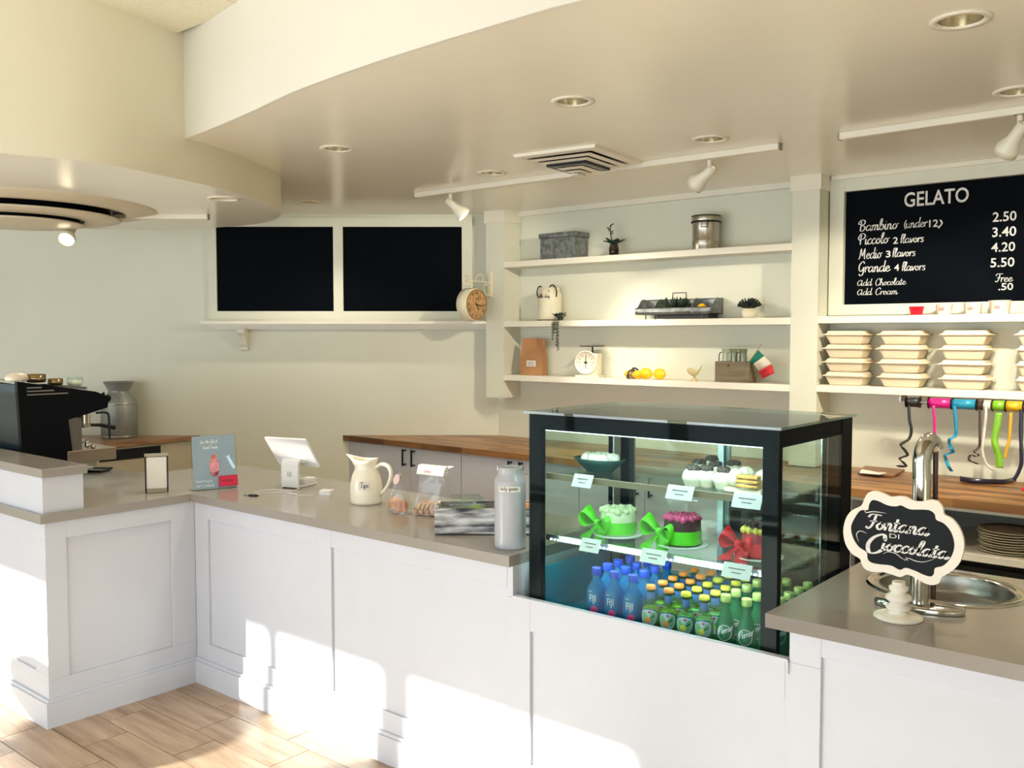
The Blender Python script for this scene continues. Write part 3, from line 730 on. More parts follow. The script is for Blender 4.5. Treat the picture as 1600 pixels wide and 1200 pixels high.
m = MB(); cyl = lambda R0: (lambda u, v: (math.sin(u / R0) * R0, -math.cos(u / R0) * R0, v))
f_ = cyl(.0863); script(m, 'Flexible day', .014, f_, pen=.26, o=(-.066, .158)); 
m.build('lettering', dark, t)
# hanging plant
tp_ = thing('trailing_plant', 'small dark green trailing plant hanging over the middle shelf edge', 'plant', (shelfpt(876, 0, 5.08) , 5.075, SZ[1]))
MB().lathe([(.018, 0), (.024, .028), (.001, .029)], seg=14).build('pot', mat('dark_pot', (40, 44, 40), .6), tp_)
m = MB(); random.seed(3)
for k in range(70):
    a = random.uniform(0, 2 * PI); r = random.uniform(0, .045); leaf(m, (math.cos(a) * r, math.sin(a) * r * .4 - .01, .025 + random.uniform(0, .02)), (math.cos(a), math.sin(a) - .3, random.uniform(-.2, .8)), .02, .006, n=2, th=.002)
m.build('foliage', green, tp_, kind='stuff')
for (x_, L) in ((-.03, .13), (-.018, .09), (.004, .17), (.016, .20), (-.01, .06)):
    m = MB(); m.tube([(x_, -.02, .02), (x_, -.045, .0), (x_, -.05, -.03), (x_ + .006, -.048, -L)], .0015, 4)
    for k in range(int(L / .007)):
        a = k * 2.2; leaf(m, (x_ + .003, -.048, -.01 - k * .007), (math.cos(a), -.5 + .4 * math.sin(a), -.5), .014, .0045, n=2, th=.002)
    m.build('vine', green, tp_)
# galvanised caddy
cxm = (at(987, 480, Y=5.10).x + at(1122, 480, Y=5.10).x) / 2
t = thing('galvanised_caddy', 'long galvanised divided caddy with a wire handle on the middle shelf', 'caddy', (cxm, 5.16, SZ[1]))
CL = .265
outline = [(-.075, .03), (.075, .03), (.085, .045), (.085, .128), (.01, .130), (-.015, .122), (-.035, .098), (-.055, .078), (-.083, .07), (-.085, .045)]
MB().box(-CL, -.078, .03, CL, .078, .034).add([(-CL, -.078, .03), (CL, -.078, .03), (CL, -.085, .045), (-CL, -.085, .045), (CL, -.083, .07), (-CL, -.083, .07)], [(0, 1, 2, 3), (3, 2, 4, 5)]).add([(-CL, .078, .03), (CL, .078, .03), (CL, .085, .045), (-CL, .085, .045), (CL, .085, .128), (-CL, .085, .128)], [(0, 3, 2, 1), (3, 5, 4, 2)]).build('tray', galv, t)
for x_ in (-CL, -.14, .12, CL - .003):
    MB().prism(outline, x_, x_ + .003, lambda u, v, w_: (w_, u, v)).build('divider', galv, t)
for z in (.07,):
    MB().tube([(-CL, -.084, z), (CL, -.084, z)], .003, 6).tube([(-CL, .085, .128), (CL, .085, .128)], .003, 6).build('rolled_rim', galvd, t)
MB().tube([(-.04, 0, .10), (-.04, 0, .165), (.055, 0, .165), (.055, 0, .10)], .0035, 6).build('handle', dark, t)
for x_ in (-.2, .2):
    for y_ in (-.06, .06): MB().lathe([(.008, 0), (.004, .006), (.004, .03)], (x_, y_, 0), 10).build('foot', galvd, t)
MB().box(-.12, -.06, .004, .24, .06, .028).build('under_tray', dark, t)
tcd = t.location
t = thing('caddy_succulent', 'spiky green succulent growing in the galvanised caddy', 'plant', (tcd.x - .02, 5.15, SZ[1] + .035))
MB().lathe([(.04, 0), (.045, .03), (.001, .03)], seg=14).build('pot', dark, t)
m = MB()
for k in range(46):
    a = k * 2.4; el = .15 + .85 * (k / 46); leaf(m, ((math.cos(a) * .05), math.sin(a) * .02, .03), (math.cos(a) * (1.25 - el) * 1.5, math.sin(a) * (1 - el) * .6, el), .075, .009, n=3, th=.004)
m.build('leaves', green, t, kind='stuff')
lem = mat('lemon', (246, 190, 20), .4, var=.08, scale=30, bump=.2)
def lemon(x, y, z, r, label, rz=0, group=None):
    m = MB().lathe([(.001, -1.28), (.12, -1.24), (.25, -1.1), (.6, -.86), (.86, -.5), (.95, 0), (.86, .5), (.6, .86), (.25, 1.1), (.12, 1.22), (.001, 1.24)], seg=18, ax='x')
    m.v = [(a * r, b * r, c * r + r * .95) for a, b, c in m.v]
    o = m.build('lemon', lem); o.location = (x, y, z); o.rotation_euler = (0, 0, rz); tag(o, label, 'fruit', group); return o
lemon(tcd.x + .18, 5.13, SZ[1] + .035 + .01, .026, 'single lemon lying in the galvanised caddy', 0, )
# small pot
t = thing('potted_succulent', 'dark rosette plant in a round cream pot, right end of the middle shelf', 'plant', (shelfpt(1170, 0), YM, SZ[1]))
MB().lathe([(.028, 0), (.044, .018), (.046, .036), (.036, .056), (.030, .060), (.026, .056), (.001, .052)], seg=26).build('pot', cream, t)
m = MB()
for k in range(60):
    a = k * 2.4; rr = (k / 60) ** .5; leaf(m, (math.cos(a) * .012, math.sin(a) * .01, .06), (math.cos(a) * rr, math.sin(a) * rr, 1.25 - rr), .062, .011, n=3, th=.004)
m.build('leaves', mat('dark_leaf', (24, 34, 28), .5, var=.3, scale=20), t, kind='stuff')
# paper bag
q = at(829, 585, Y=5.12)
t = thing('paper_bag', 'brown kraft paper bag with a small white sticker, bottom shelf', 'bag', (q.x, 5.155, SZ[2]), math.radians(14))
kraft = mat('kraft', (172, 124, 82), .8, var=.12, scale=9, bump=.4)
m = MB(); P = [(-.085, -.05, 0), (.085, -.05, 0), (.088, .05, 0), (-.088, .05, 0), (-.083, -.052, .12), (.087, -.05, .12), (.088, .04, .12), (-.085, .045, .12), (-.082, -.02, .235), (.085, -.015, .23), (.085, .01, .232), (-.083, .01, .236), (-.082, -.012, .262), (.084, -.008, .255), (.084, 0, .256), (-.082, 0, .263)]
m.add(P, [(0,3,2,1)] + [(4*j+k, 4*j+(k+1)%4, 4*j+4+(k+1)%4, 4*j+4+k) for j in range(3) for k in range(4)] + [(12,13,14,15)])
m.build('bag_body', kraft, t, bevel=.004)
s = MB().add([(-.03, -.0535, .062), (.04, -.0535, .062), (.04, -.054, .105), (-.03, -.054, .105)], [(0,1,2,3)]).build('sticker', mat('label_white', (228, 222, 210), .6), t)
m = MB()
for k in range(4): m.box(-.022, -.0545, .068 + k * .008, .03 - .01 * (k % 2), -.0542, .0705 + k * .008)
m.build('print', mat('ink', (70, 60, 56), .7), s)
# kitchen scale
xs0 = shelfpt(921, 0)
t = thing('kitchen_scale', 'cream vintage kitchen scale with round dial and dark platform', 'scale', (xs0, YM, SZ[2]), math.radians(16))
MB().prism([(-.05, .012), (.07, .012), (.07, .16), (-.05, .16)], -.05, .05, lambda u, v, w_: (u, w_, v)).build('body', cream, t, bevel=.008)
MB().box(-.085, -.062, 0, .088, .062, .014).build('foot_plate', cream, t, bevel=.004)
d = MB().lathe([(.078, -.062), (.080, -.066), (.078, -.072), (.073, -.072), (.071, -.066), (.001, -.0655)], (-.005, 0, .10), 40, ax='y').build('dial', mat('dial_face', (236, 230, 208), .35), t)
m = MB()
for k in range(60):
    a = k * 2 * PI / 60; r1 = .066; r0 = .058 if k % 5 == 0 else .062
    for r_a, r_b in ((r0, r1),):
        c, s2 = math.cos(a), math.sin(a); n2 = Vector((-s2, 0, c)) * (.0011 if k % 5 == 0 else .0006)
        A = Vector((c * r_a - .005, -.0668, s2 * r_a + .10)); B = Vector((c * r_b - .005, -.0668, s2 * r_b + .10)); m.add([A - n2, B - n2, B + n2, A + n2], [(0,1,2,3)])
for k in range(12):
    a = PI / 2 - k * 2 * PI / 12; plain(m, str(k * 2 if k else 0), .014, lambda u, v: (u + math.cos(a) * .047 - .005, -.0669, v + math.sin(a) * .047 + .095), align='CENTER')
m.build('dial_marks', dark, d)
MB().box(-.007, -.069, .06, -.003, -.068, .145).ball((-.005, -.068, .10), .009, sc3=(1, .3, 1)).box(-.02, -.069, .095, .01, -.068, .10).build('needle', dark, d)
MB().tube([(.02, 0, .155), (.02, 0, .205)], .006, 8).build('stem', dark, t)
MB().box(-.055, -.06, .205, .085, .06, .212).build('platform', dark, t, bevel=.003)
# lemons and juicer
xl = shelfpt
z3 = SZ[2]
lemon(xl(987, 0), 5.13, z3, .030, 'lemon at the left end of the row, behind the metal juicer', .3, 'lemons on the bottom niche shelf')
lemon(xl(1004, 0), 5.095, z3, .030, 'small lemon just right of the metal juicer', .5, 'lemons on the bottom niche shelf')
lemon(xl(1016, 0), 5.10, z3, .039, 'plump lemon at the middle of the bottom shelf row', .1, 'lemons on the bottom niche shelf')
lemon(xl(1035, 0), 5.12, z3, .038, 'lemon at the right end of the bottom shelf row', -.2, 'lemons on the bottom niche shelf')
lemon(xl(1027, 0), 5.17, z3, .028, 'lemon tucked at the back of the bottom shelf row', .8, 'lemons on the bottom niche shelf')
t = thing('citrus_juicer', 'fluted dark metal citrus juicer lying by the lemons', 'juicer', (xl(995, 0), 5.10, z3))
m = MB()
prof = [(.032, 0), (.034, .02), (.026, .045), (.014, .06), (.001, .066)]
m.lathe(prof, seg=24)
m.v = [(x * (1 + .12 * math.cos(8 * math.atan2(y, x))), y * (1 + .12 * math.cos(8 * math.atan2(y, x))), z) for x, y, z in m.v]
m.build('reamer', mat('old_brass', (120, 100, 78), .3, metal=.8, var=.2), t)
MB().tube(smooth_path([(.0, -.0, .066), (.02, 0, .07), (.045, .0, .058)]), .006, 8).build('handle', dark, t)
# bird
t = thing('bird_figurine', 'small cream ceramic bird figurine on a pedestal foot', 'figurine', (xl(1089, 0), 5.12, z3))
bird = mat('bird_ceramic', (206, 190, 140), .35)
MB().lathe([(.026, 0), (.024, .006), (.010, .014), (.008, .026), (.012, .032)], seg=20).build('foot', bird, t)
m = MB().tube(smooth_path([(-.048, 0, .062), (-.035, 0, .066), (-.015, 0, .055), (.005, 0, .05), (.03, 0, .062), (.055, 0, .10)], 5), [.001] + [.010] * 3 + [.013, .014] + [.018, .02, .021, .021, .021, .022, .022, .022, .021, .02] + [.018, .016, .013, .010, .008] + [.006, .005, .004, .003, .002], 12)
m.build('body', bird, t)
# crate with glass mugs and flag
xc0, xc1 = at(1117, 580, Y=5.085).x, at(1172, 580, Y=5.085).x
t = thing('wooden_crate', 'grey-brown wooden crate holding glass mugs on the bottom shelf', 'crate', ((xc0 + xc1) / 2, 5.15, z3))
cw = (xc1 - xc0) / 2; crw = woodmat('crate_wood', (92, 80, 62), (138, 122, 98), 0, rough=.7)
for (a, b, c_, d_) in ((-cw, -.065, cw, -.055), (-cw, .055, cw, .065)):
    MB().box(a, b, 0, c_, d_, .125).build('side_board', crw, t, bevel=.001)
for a in (-cw, cw - .01): MB().box(a, -.055, 0, a + .01, .055, .125).build('end_board', crw, t, bevel=.001)
MB().box(-cw + .01, -.055, 0, cw - .01, .055, .008).build('bottom_board', crw, t)
MB().add([(-.035, -.0655, .095), (-.015, -.0655, .095), (-.025, -.0655, .112)], [(0,1,2)]).build('stamp', mat('stamp_ink', (66, 58, 46), .8), t)
for k, (dx, dy) in enumerate(((-.065, -.02), (-.01, -.022), (.048, -.02), (-.04, .03), (.02, .03))):
    g = thing('glass_mug', 'clear upturned glass mug in the wooden crate, ' + ['front left', 'front middle', 'front right', 'back left', 'back right'][k], 'mug', (t.location.x + dx, 5.15 + dy, z3 + .05), 0, 'glass mugs in the wooden crate')
    MB().lathe([(.030, 0), (.024, .03), (.022, .12), (.026, .15), (.024, .15), (.020, .12), (.022, .03), (.028, .0)], seg=20, cap=False).build('glass', glassmat('mug_glass', (.90, .92, .88), 1.6) if 'mug_glass' not in MATS else MATS['mug_glass'], g)
    MB().tube(smooth_path([(-.024, 0, .13), (-.042, 0, .12), (-.044, 0, .07), (-.026, 0, .05)]), .003, 6).build('handle', dark if k in (0, 2) else MATS['mug_glass'], g)
MB_ = MB().box(-.10, -.05, 0, .10, .05, .004)
o = MB_.build('glass_plate', MATS['mug_glass']); o.location = (t.location.x + .0, 5.15, z3 + .2015); tag(o, 'thin glass plate lying over the upturned mugs in crate', 'plate')
xf = at(1170, 560, Y=5.09).x
t = thing('small_flag', 'small green, white and red flag on a stick leaning at the crate', 'flag', (at(1172, 590, Y=5.07).x, 5.07, z3))
def fpx(px, py): q = at(px, py, Y=5.07); return Vector((q.x, 0, q.z - z3)) - Vector((t.location.x, 0, 0))
A, B = fpx(1170, 566), fpx(1190, 538)
MB().tube([fpx(1166, 590) * 1, A, B], .0022, 6).build('stick', mat('stick_wood', (150, 140, 100), .6), t)
corners = [(fpx(1171, 566), fpx(1186, 547)), (fpx(1183, 580) + Vector((-.02, 0, .0)), fpx(1195, 556)), (fpx(1183, 581), fpx(1204, 569)), (fpx(1191, 592), fpx(1210, 584))]
corners = [(fpx(1170, 566), fpx(1185, 547)), (fpx(1179, 568), fpx(1195, 556)), (fpx(1184, 580), fpx(1205, 569)), (fpx(1191, 592), fpx(1210, 583))]
for i, (n_, c_) in enumerate((('green_stripe', (0, 110, 92)), ('white_stripe', (214, 204, 186)), ('red_stripe', (190, 28, 34)))):
    P0, P1 = corners[i]; Q0, Q1 = corners[i + 1]; m = MB(); n = 5; vs = []
    for j in range(n + 1):
        s_t = j / n
        a = P0.lerp(Q0, s_t); b = P1.lerp(Q1, s_t); yy = -.012 * math.sin((i + s_t) * 2.1)
        vs += [a + Vector((0, yy, 0)), b + Vector((0, yy * .6, 0))]
    m.add(vs, [(2*j, 2*j+1, 2*j+3, 2*j+2) for j in range(n)], True); o = m.build(n_, mat('flag_' + n_, c_, .7), t)
    sm_ = o.modifiers.new('s', 'SOLIDIFY'); sm_.thickness = .001
# station clock
ck = Vector((-4.385, 4.85, 1.885))
t = thing('station_clock', 'round cream station clock with tan face on a scrolled iron bracket', 'clock', ck)
MB().lathe([(.108, -.045), (.115, -.04), (.118, 0), (.115, .04), (.108, .045), (.10, .046)], seg=48, ax='x').build('case', cream, t)
f = MB().lathe([(.101, .0465), (.001, .047)], seg=48, ax='x', cap=False).build('face', mat('clock_face', (196, 156, 104), .5, var=.18, scale=20), t)
MB().lathe([(.104, .045), (.107, .051), (.101, .052), (.100, .046)], seg=48, ax='x', cap=False).build('bezel', mat('bezel', (150, 120, 76), .5), t)
m = MB()
for k, n_ in enumerate(['XII', 'I', 'II', 'III', 'IIII', 'V', 'VI', 'VII', 'VIII', 'IX', 'X', 'XI']):
    a = PI / 2 - k * PI / 6; rot = a - PI / 2
    def mp_(u, v, a=a, rot=rot):
        v -= .008; cu, su = math.cos(rot), math.sin(rot); yy = u * cu - v * su; zz = u * su + v * cu
        return (.0478, math.cos(a) * .082 + yy, math.sin(a) * .082 + zz)
    plain(m, n_, .024, mp_, bold=.02, sx=.7, align='CENTER')
for k in range(60):
    a = k * PI / 30; m.add([(.0478, math.cos(a) * .094, math.sin(a) * .094), (.0478, math.cos(a) * .097, math.sin(a) * .097), (.0478, math.cos(a + .02) * .097, math.sin(a + .02) * .097), (.0478, math.cos(a + .02) * .094, math.sin(a + .02) * .094)], [(0,1,2,3)])
m.build('numerals', dark, f)
m = MB()
def hand(a, L, w_):
    d = Vector((0, math.cos(a), math.sin(a))); n_ = Vector((0, -math.sin(a), math.cos(a))) * w_; b = Vector((.0488, 0, 0))
    m.add([b - d * .02 - n_, b + d * L * .7 - n_ * 1.6, b + d * L, b + d * L * .7 + n_ * 1.6, b - d * .02 + n_], [(0,1,2,3,4)])
hand(math.radians(-8), .08, .002); hand(math.radians(-62), .05, .003); m.build('hands', dark, f)
m = MB()
for (cy_, cz_, r_, sgn) in ((.045, .045, .022, 1), (-.04, .03, .024, -1), (.03, -.02, .014, 1), (.0, .045, .012, -1)):
    m.tube(smooth_path([(.0479, cy_ * .6 + math.cos(a_ / 3) * r_ * (1 - a_ / 20), cz_ * .8 + math.sin(a_ / 3) * r_ * (1 - a_ / 20)) for a_ in range(0, 17)], 1), .0016, 4)
m.build('face_ornament', mat('ornament', (120, 92, 74), .6), f)
br = MB().tube([(0, 0, .118), (0, 0, .17)], .007, 8).tube([(0, -.06, .165), (0, .205, .165)], .005, 8).box(-.012, .195, .06, .012, .212, .24)
br.tube(smooth_path([(0, -.02, .135), (0, -.05, .13), (0, -.085, .15), (0, -.085, .19), (0, -.05, .2), (0, -.035, .18), (0, -.05, .165), (0, -.06, .175)]), .005, 8)
br.tube(smooth_path([(0, .03, .165), (0, .06, .205), (0, .1, .215), (0, .125, .19), (0, .11, .17)]), .004, 8)
br.tube(smooth_path([(0, .2, .07), (0, .15, .08), (0, .13, .12), (0, .15, .15), (0, .17, .14)]), .004, 8)
br.build('bracket', cream, t)

# ------------------------------------------------------------------ takeaway boxes, cups
bm_ = mat('box_pulp', (236, 220, 190), .6, var=.03, bump=.05)
def tbox():
    t = thing('takeaway_box', 'x', 'box', (0, 0, 0), 0, 'takeaway boxes on the lower right shelf')
    b, tp = (.085, .058), (.108, .075); H = .049
    P = [(-b[0], -b[1], 0), (b[0], -b[1], 0), (b[0], b[1], 0), (-b[0], b[1], 0), (-tp[0], -tp[1], H), (tp[0], -tp[1], H), (tp[0], tp[1], H), (-tp[0], tp[1], H)]
    MB().add(P, [(0,3,2,1),(4,5,6,7),(0,1,5,4),(1,2,6,5),(2,3,7,6),(3,0,4,7)]).build('base', bm_, t, bevel=.008)
    a, c_ = (.122, .084), (.095, .066)
    P = [(-a[0], -a[1], H), (a[0], -a[1], H), (a[0], a[1], H), (-a[0], a[1], H), (-a[0], -a[1], H + .004), (a[0], -a[1], H + .004), (a[0], a[1], H + .004), (-a[0], a[1], H + .004), (-c_[0] - .008, -c_[1] - .006, H + .010), (c_[0] + .008, -c_[1] - .006, H + .010), (c_[0] + .008, c_[1] + .006, H + .010), (-c_[0] - .008, c_[1] + .006, H + .010), (-c_[0], -c_[1], H + .024), (c_[0], -c_[1], H + .024), (c_[0], c_[1], H + .024), (-c_[0], c_[1], H + .024)]
    MB().add(P, [(0,3,2,1)] + [(4*j+k, 4*j+(k+1)%4, 4*j+4+(k+1)%4, 4*j+4+k) for j in range(3) for k in range(4)] + [(12,13,14,15)]).build('lid', bm_, t, bevel=.002)
    return t
tb0 = tbox()
cols = [(1326, 'leftmost stack'), (1412, 'second stack from the left'), (1510, 'third stack from the left'), (1630, 'rightmost stack, cut by the frame')]
lev = ['bottom', 'second from bottom', 'third from bottom', 'top']
for i, (px, nm_) in enumerate(cols):
    for k in range(4):
        lab = 'cream pulp takeaway box, %s of the %s' % (lev[k], nm_)
        loc = (at(px, 600, Y=5.15).x + random.uniform(-.004, .004), 5.148, 1.3935 + k * .0755)
        if i == 0 and k == 0: tb0.location = loc; tb0['label'] = lab
        else: dup(tb0, loc, random.uniform(-.03, .03), lab)
redm = mat('red_plastic', (226, 20, 44), .35)
cupw = mat('cup_white', (240, 226, 206), .4)
for px, mt, hh, r_, n_ in ((1431, redm, .042, .037, 'small red tasting cup, leftmost of the row under the menu board'), (1474, cupw, .052, .040, 'white paper cup with red print, just right of the red cup'), (1519, cupw, .056, .044, 'white paper cup, third along the row under the menu board'), (1561, cupw, .064, .050, 'largest white paper cup at the right end of the row')):
    t = thing('paper_cup', n_, 'cup', (at(px, 492, Y=5.10).x, 5.11, 1.7755), 0, 'tasting cups under the menu board')
    MB().lathe([(r_ * .78, 0), (r_, hh), (r_ * 1.04, hh + .002), (r_ * .98, hh), (r_ * .76, .003), (.001, .003)], seg=26).build('cup_body', mt, t)
    if mt is cupw:
        m = MB(); f2 = cyl(r_ * .93); 
        script(m, 'tutti', .010, lambda u, v: (math.sin((u - .018) / r_) * (r_ * (.79 + .22 * v / hh)), -math.cos((u - .018) / r_) * (r_ * (.79 + .22 * v / hh)), v), pen=.3, o=(0, hh * .4))
        m.build('print', mat('pink_ink', (210, 110, 100), .6), t)

# ------------------------------------------------------------------ ribbons under the shelf
YR = 5.03
o = MB().tube([(at(1415, 628, Y=YR).x, YR, 1.322), (.2, YR, 1.322)], .006, 8).build('ribbon_rod', steel); tag(o, 'thin metal rod under the right shelf carrying the ribbon rolls', 'rod')
o = MB()
for x_ in (at(1424, 628, Y=YR).x - .06, .15): o.box(x_, YR - .004, 1.322, x_ + .008, YR + .10, 1.352)
o = o.build('rod_bracket', steel); tag(o, 'small metal brackets holding the ribbon rod under the shelf', 'bracket')
def rp(px, py, Y=YR - .028): q = at(px, py, Y=Y); return Vector((q.x, Y, q.z))
def curl(p0, n, r, dz, L=None):
    out = []
    for i in range(n * 8 + 1):
        a = i * PI / 4; out.append((p0[0] + r * math.sin(a) , p0[1] + r * (math.cos(a) - 1), p0[2] - dz * i / (n * 8)))
    return out
rl = [('black', (20, 20, 24), 1417, 1437, [(1420, 634), (1421, 655), (1424, 672), (1420, 686), (1409, 694), (1409, 700), (1417, 706), (1416, 712), (1407, 716), (1409, 722), (1416, 726), (1413, 729), (1402, 728)], .012, 'black curling ribbon on its small roll, leftmost'),
      ('magenta', (206, 0, 124), 1452, 1487, [(1458, 634), (1460, 655), (1460, 675), (1457, 690), (1449, 712), (1447, 735)], .012, 'bright magenta ribbon hanging behind the steel spout'),
      ('teal', (10, 140, 178), 1489, 1526, [(1491, 634), (1493, 655), (1494, 672), (1492, 682), (1485, 686), (1482, 693), (1488, 701), (1487, 707), (1478, 711), (1477, 718), (1483, 728), (1486, 737)], .014, 'teal curling ribbon hanging from its wide roll'),
      ('brown', (66, 44, 36), 1529, 1536, [(1531, 640), (1531, 665), (1531, 690), (1529, 700), (1523, 706), (1528, 711), (1526, 713), (1516, 711), (1515, 718), (1523, 724), (1530, 725)], .010, 'dark brown curled ribbon between the teal and white ones'),
      ('white', (214, 206, 192), 1538, 1549, [(1541, 634), (1540, 655), (1537, 680), (1535, 705), (1541, 725), (1553, 735)], .010, 'narrow white ribbon between the brown and green ones'),
      ('green', (126, 186, 32), 1552, 1571, [(1561, 645), (1557, 670), (1554, 690), (1560, 710), (1562, 731)], .026, 'wide lime green ribbon hanging from its roll'),
      ('gold', (214, 170, 14), 1573, 1599, [(1580, 645), (1579, 660), (1577, 685), (1573, 703), (1570, 716)], .012, 'shiny gold ribbon beside the lime green one'),
      ('navy', (16, 22, 52), 1611, 1630, [(1596, 640), (1595, 680), (1596, 720), (1591, 738), (1584, 750)], .014, 'navy ribbon at the right edge reaching down to the worktop')]
for name, c_, pa, pb, pth, wd_, lb in rl:
    a = at(pa, 630, Y=YR).x; b = at(pb, 630, Y=YR).x
    t = thing('ribbon_roll', lb, 'ribbon', ((a + b) / 2, YR, 1.322))
    rm = mat('ribbon_' + name, c_, .28, spec=.7, coat=.3)
    hw = (b - a) / 2
    MB().lathe([(.022, -hw), (.026, -hw + .001), (.026, hw - .001), (.022, hw)], seg=24, ax='x').build('roll', rm, t)
    if hw > .02:
        for e in (-hw - .003, hw): MB().lathe([(.030, e), (.030, e + .003)], seg=24, ax='x').build('spool_flange', black, t)
    pts = []
    for i, (px, py) in enumerate(pth):
        q = rp(px, py); curlamp = .0 if i < 4 or name in ('magenta', 'green', 'gold', 'navy', 'white') else .014 * (1 if i % 2 else -1)
        pts.append((q.x - t.location.x, -.027 + curlamp, q.z - 1.322))
    if name == 'navy':
        pass
    P = smooth_path(pts, 5)
    m = MB(); ws_ = []
    for i, p in enumerate(P):
        tg = P[min(i + 1, len(P) - 1)] - P[max(0, i - 1)]; tg.normalize()
        n_ = Vector((1, 0, 0)) - tg * tg.x
        if abs(tg.x) > .75: n_ = Vector((0, 0, 1)) - tg * tg.z
        n_.normalize()
        if ws_ and n_.dot(ws_[-1]) < 0: n_ = -n_
        if ws_: n_ = (n_ * .5 + ws_[-1].normalized()).normalized()
        ws_.append(n_ * wd_ * .62)
    m.ribbon(P, ws_); o = m.build('ribbon_tail', rm, t); s_m = o.modifiers.new('s', 'SOLIDIFY'); s_m.thickness = .0008
# navy ribbon lying on the worktop
NP = [at(px, py, Z=HB) for px, py in ((1500, 752), (1520, 756), (1548, 757), (1572, 757), (1588, 752))]
m = MB(); P = smooth_path([(p.x, p.y, HB + .014) for p in NP], 5); m.ribbon(P, Vector((0, 0, .013))); o = m.build('loose_ribbon', MATS['ribbon_navy']); o.modifiers.new('s', 'SOLIDIFY').thickness = .001
tag(o, 'navy ribbon standing on edge on the butcher block', 'ribbon')
pm2 = mat('cream_sheet', (226, 208, 170), .7)
a, b, c_, d_ = at(1455, 735, Z=HB), at(1533, 747, Z=HB), at(1556, 732, Z=HB), at(1480, 722, Z=HB)
o = MB().add([(*a.xy, HB + .001), (*b.xy, HB + .001), (*c_.xy, HB + .001), (*d_.xy, HB + .001), (*a.xy, HB + .004), (*b.xy, HB + .004), (*c_.xy, HB + .004), (*d_.xy, HB + .004)], [(0,3,2,1),(4,5,6,7),(0,1,5,4),(1,2,6,5),(2,3,7,6),(3,0,4,7)]).build('paper_sheet', pm2); tag(o, 'cream paper sheet on the butcher block behind the teal ribbon', 'paper')
a, b, c_, d_ = at(1340, 741, Z=HB), at(1397, 746, Z=HB), at(1414, 736, Z=HB), at(1352, 730, Z=HB)
o = MB().add([(*a.xy, HB + .001), (*b.xy, HB + .001), (*c_.xy, HB + .001), (*d_.xy, HB + .001), (*a.xy, HB + .012), (*b.xy, HB + .012), (*c_.xy, HB + .012), (*d_.xy, HB + .012)], [(0,3,2,1),(4,5,6,7),(0,1,5,4),(1,2,6,5),(2,3,7,6),(3,0,4,7)]).build('cutting_board', woodmat('board_wood', (110, 70, 40), (158, 108, 66), 0), bevel=.002); tag(o, 'thin brown cutting board on the butcher block, left of the spout', 'board')
q = at(1361, 740, Z=HB + .012); m = MB()
P = [(q.x + x_, q.y + y_, HB + .0135 + z_) for x_, y_, z_ in ((-.05, -.03, 0), (.06, -.05, .004), (.08, .0, .01), (.02, .04, .002), (-.06, .03, .012))]
o = m.add(P + [(a_, b_, c2 + .002) for a_, b_, c2 in P], [(4,3,2,1,0), (5,6,7,8,9)] + [(i, (i+1)%5, (i+1)%5+5, i+5) for i in range(5)]).build('paper_napkin', mat('napkin_white', (230, 224, 212), .8)); tag(o, 'crumpled white paper napkin lying on the cutting board', 'napkin')
q = at(1598, 768, Z=HB)
t = thing('scissors', 'red handled scissors on the butcher block, cut by the right edge', 'scissors', (q.x, q.y, HB + .004))
MB().tube([p for p in smooth_path([(.0, 0, .008), (.03, .02, .008), (.05, 0, .008), (.03, -.02, .008)], 5, True)], .008, 8, closed=True).build('handle', redm, t)
MB().box(-.11, -.004, .003, .0, .004, .006).build('blade', steel, t)

# ------------------------------------------------------------------ glass display case
CXL, CXR, CYF, CYB, CZ0, CZT = -1.950, -1.062, 2.442, 3.02, .66, 1.404
dc = thing('display_case', 'black framed glass display case with two glass shelves, in the counter gap', 'display case', ((CXL + CXR) / 2, (CYF + CYB) / 2, CZ0))
teal = mat('case_teal', (16, 112, 128), .25, var=.1, scale=3, spec=.6)
caseb = mat('case_black', (3, 7, 12), .5, spec=.06)
inox = mat('case_inox', (178, 186, 186), .25, metal=.9, var=.06, scale=12, stretch=(1, 1, 20))
wb(MB().box(CXL, CYF + .012, CZ0, CXR, CYB, .70), 'deck', teal, dc)
wb(MB().box(CXL + .012, CYF + .5, .70, CXR - .012, CYB - .03, .80), 'rear_sill', teal, dc)
wb(MB().box(CXL + .002, CYF + .05, .70, CXL + .010, CYB - .05, .865), 'end_liner', teal, dc)
DZ = .70
for a, b, c_, d_, n_ in ((CXL, CYF, CXL + .05, CYF + .03, 'front_post'), (CXR - .048, CYF, CXR, CYF + .03, 'front_post'), (CXL, CYB - .09, CXL + .045, CYB, 'rear_post'), (CXR - .045, CYB - .09, CXR, CYB, 'rear_post')):
    wb(MB().box(a, b + (.006 if n_[0] == 'f' else 0), CZ0 + .03, c_, d_, CZT - .002), n_, caseb, dc)
wb(MB().box(CXL + .05, CYF + .006, 1.352, CXR - .048, CYF + .03, CZT - .002), 'front_top_rail', caseb, dc)
for a in (CXR - .03, CXL + .002): wb(MB().box(a, CYF + .03, 1.352, a + .028, CYB - .09, CZT - .002), 'side_top_rail', caseb, dc)
wb(MB().box(CXL + .045, CYB - .03, 1.352, CXR - .045, CYB - .002, CZT - .002), 'rear_top_rail', caseb, dc)
wb(MB().box(CXL + .045, CYF + .032, 1.346, CXR - .045, CYF + .040, 1.352), 'light_strip', mat('case_tube', (240, 250, 255), .4, emit=2.5), dc)
wb(MB().box(CXL + .052, CYF + .028, 1.352, CXR - .05, CYF + .05, 1.359), 'light_channel', inox, dc)
wb(MB().box(CXL - .012, CYF - .010, CZT, CXR + .012, CYB + .006, CZT + .008), 'glass_top', glassmat('case_top_glass', (.66, .80, .76), 2.1), dc)
wb(MB().box(CXL, CYF, CZ0 + .03, CXR, CYF + .005, CZT - .002), 'front_glass', caseg, dc)
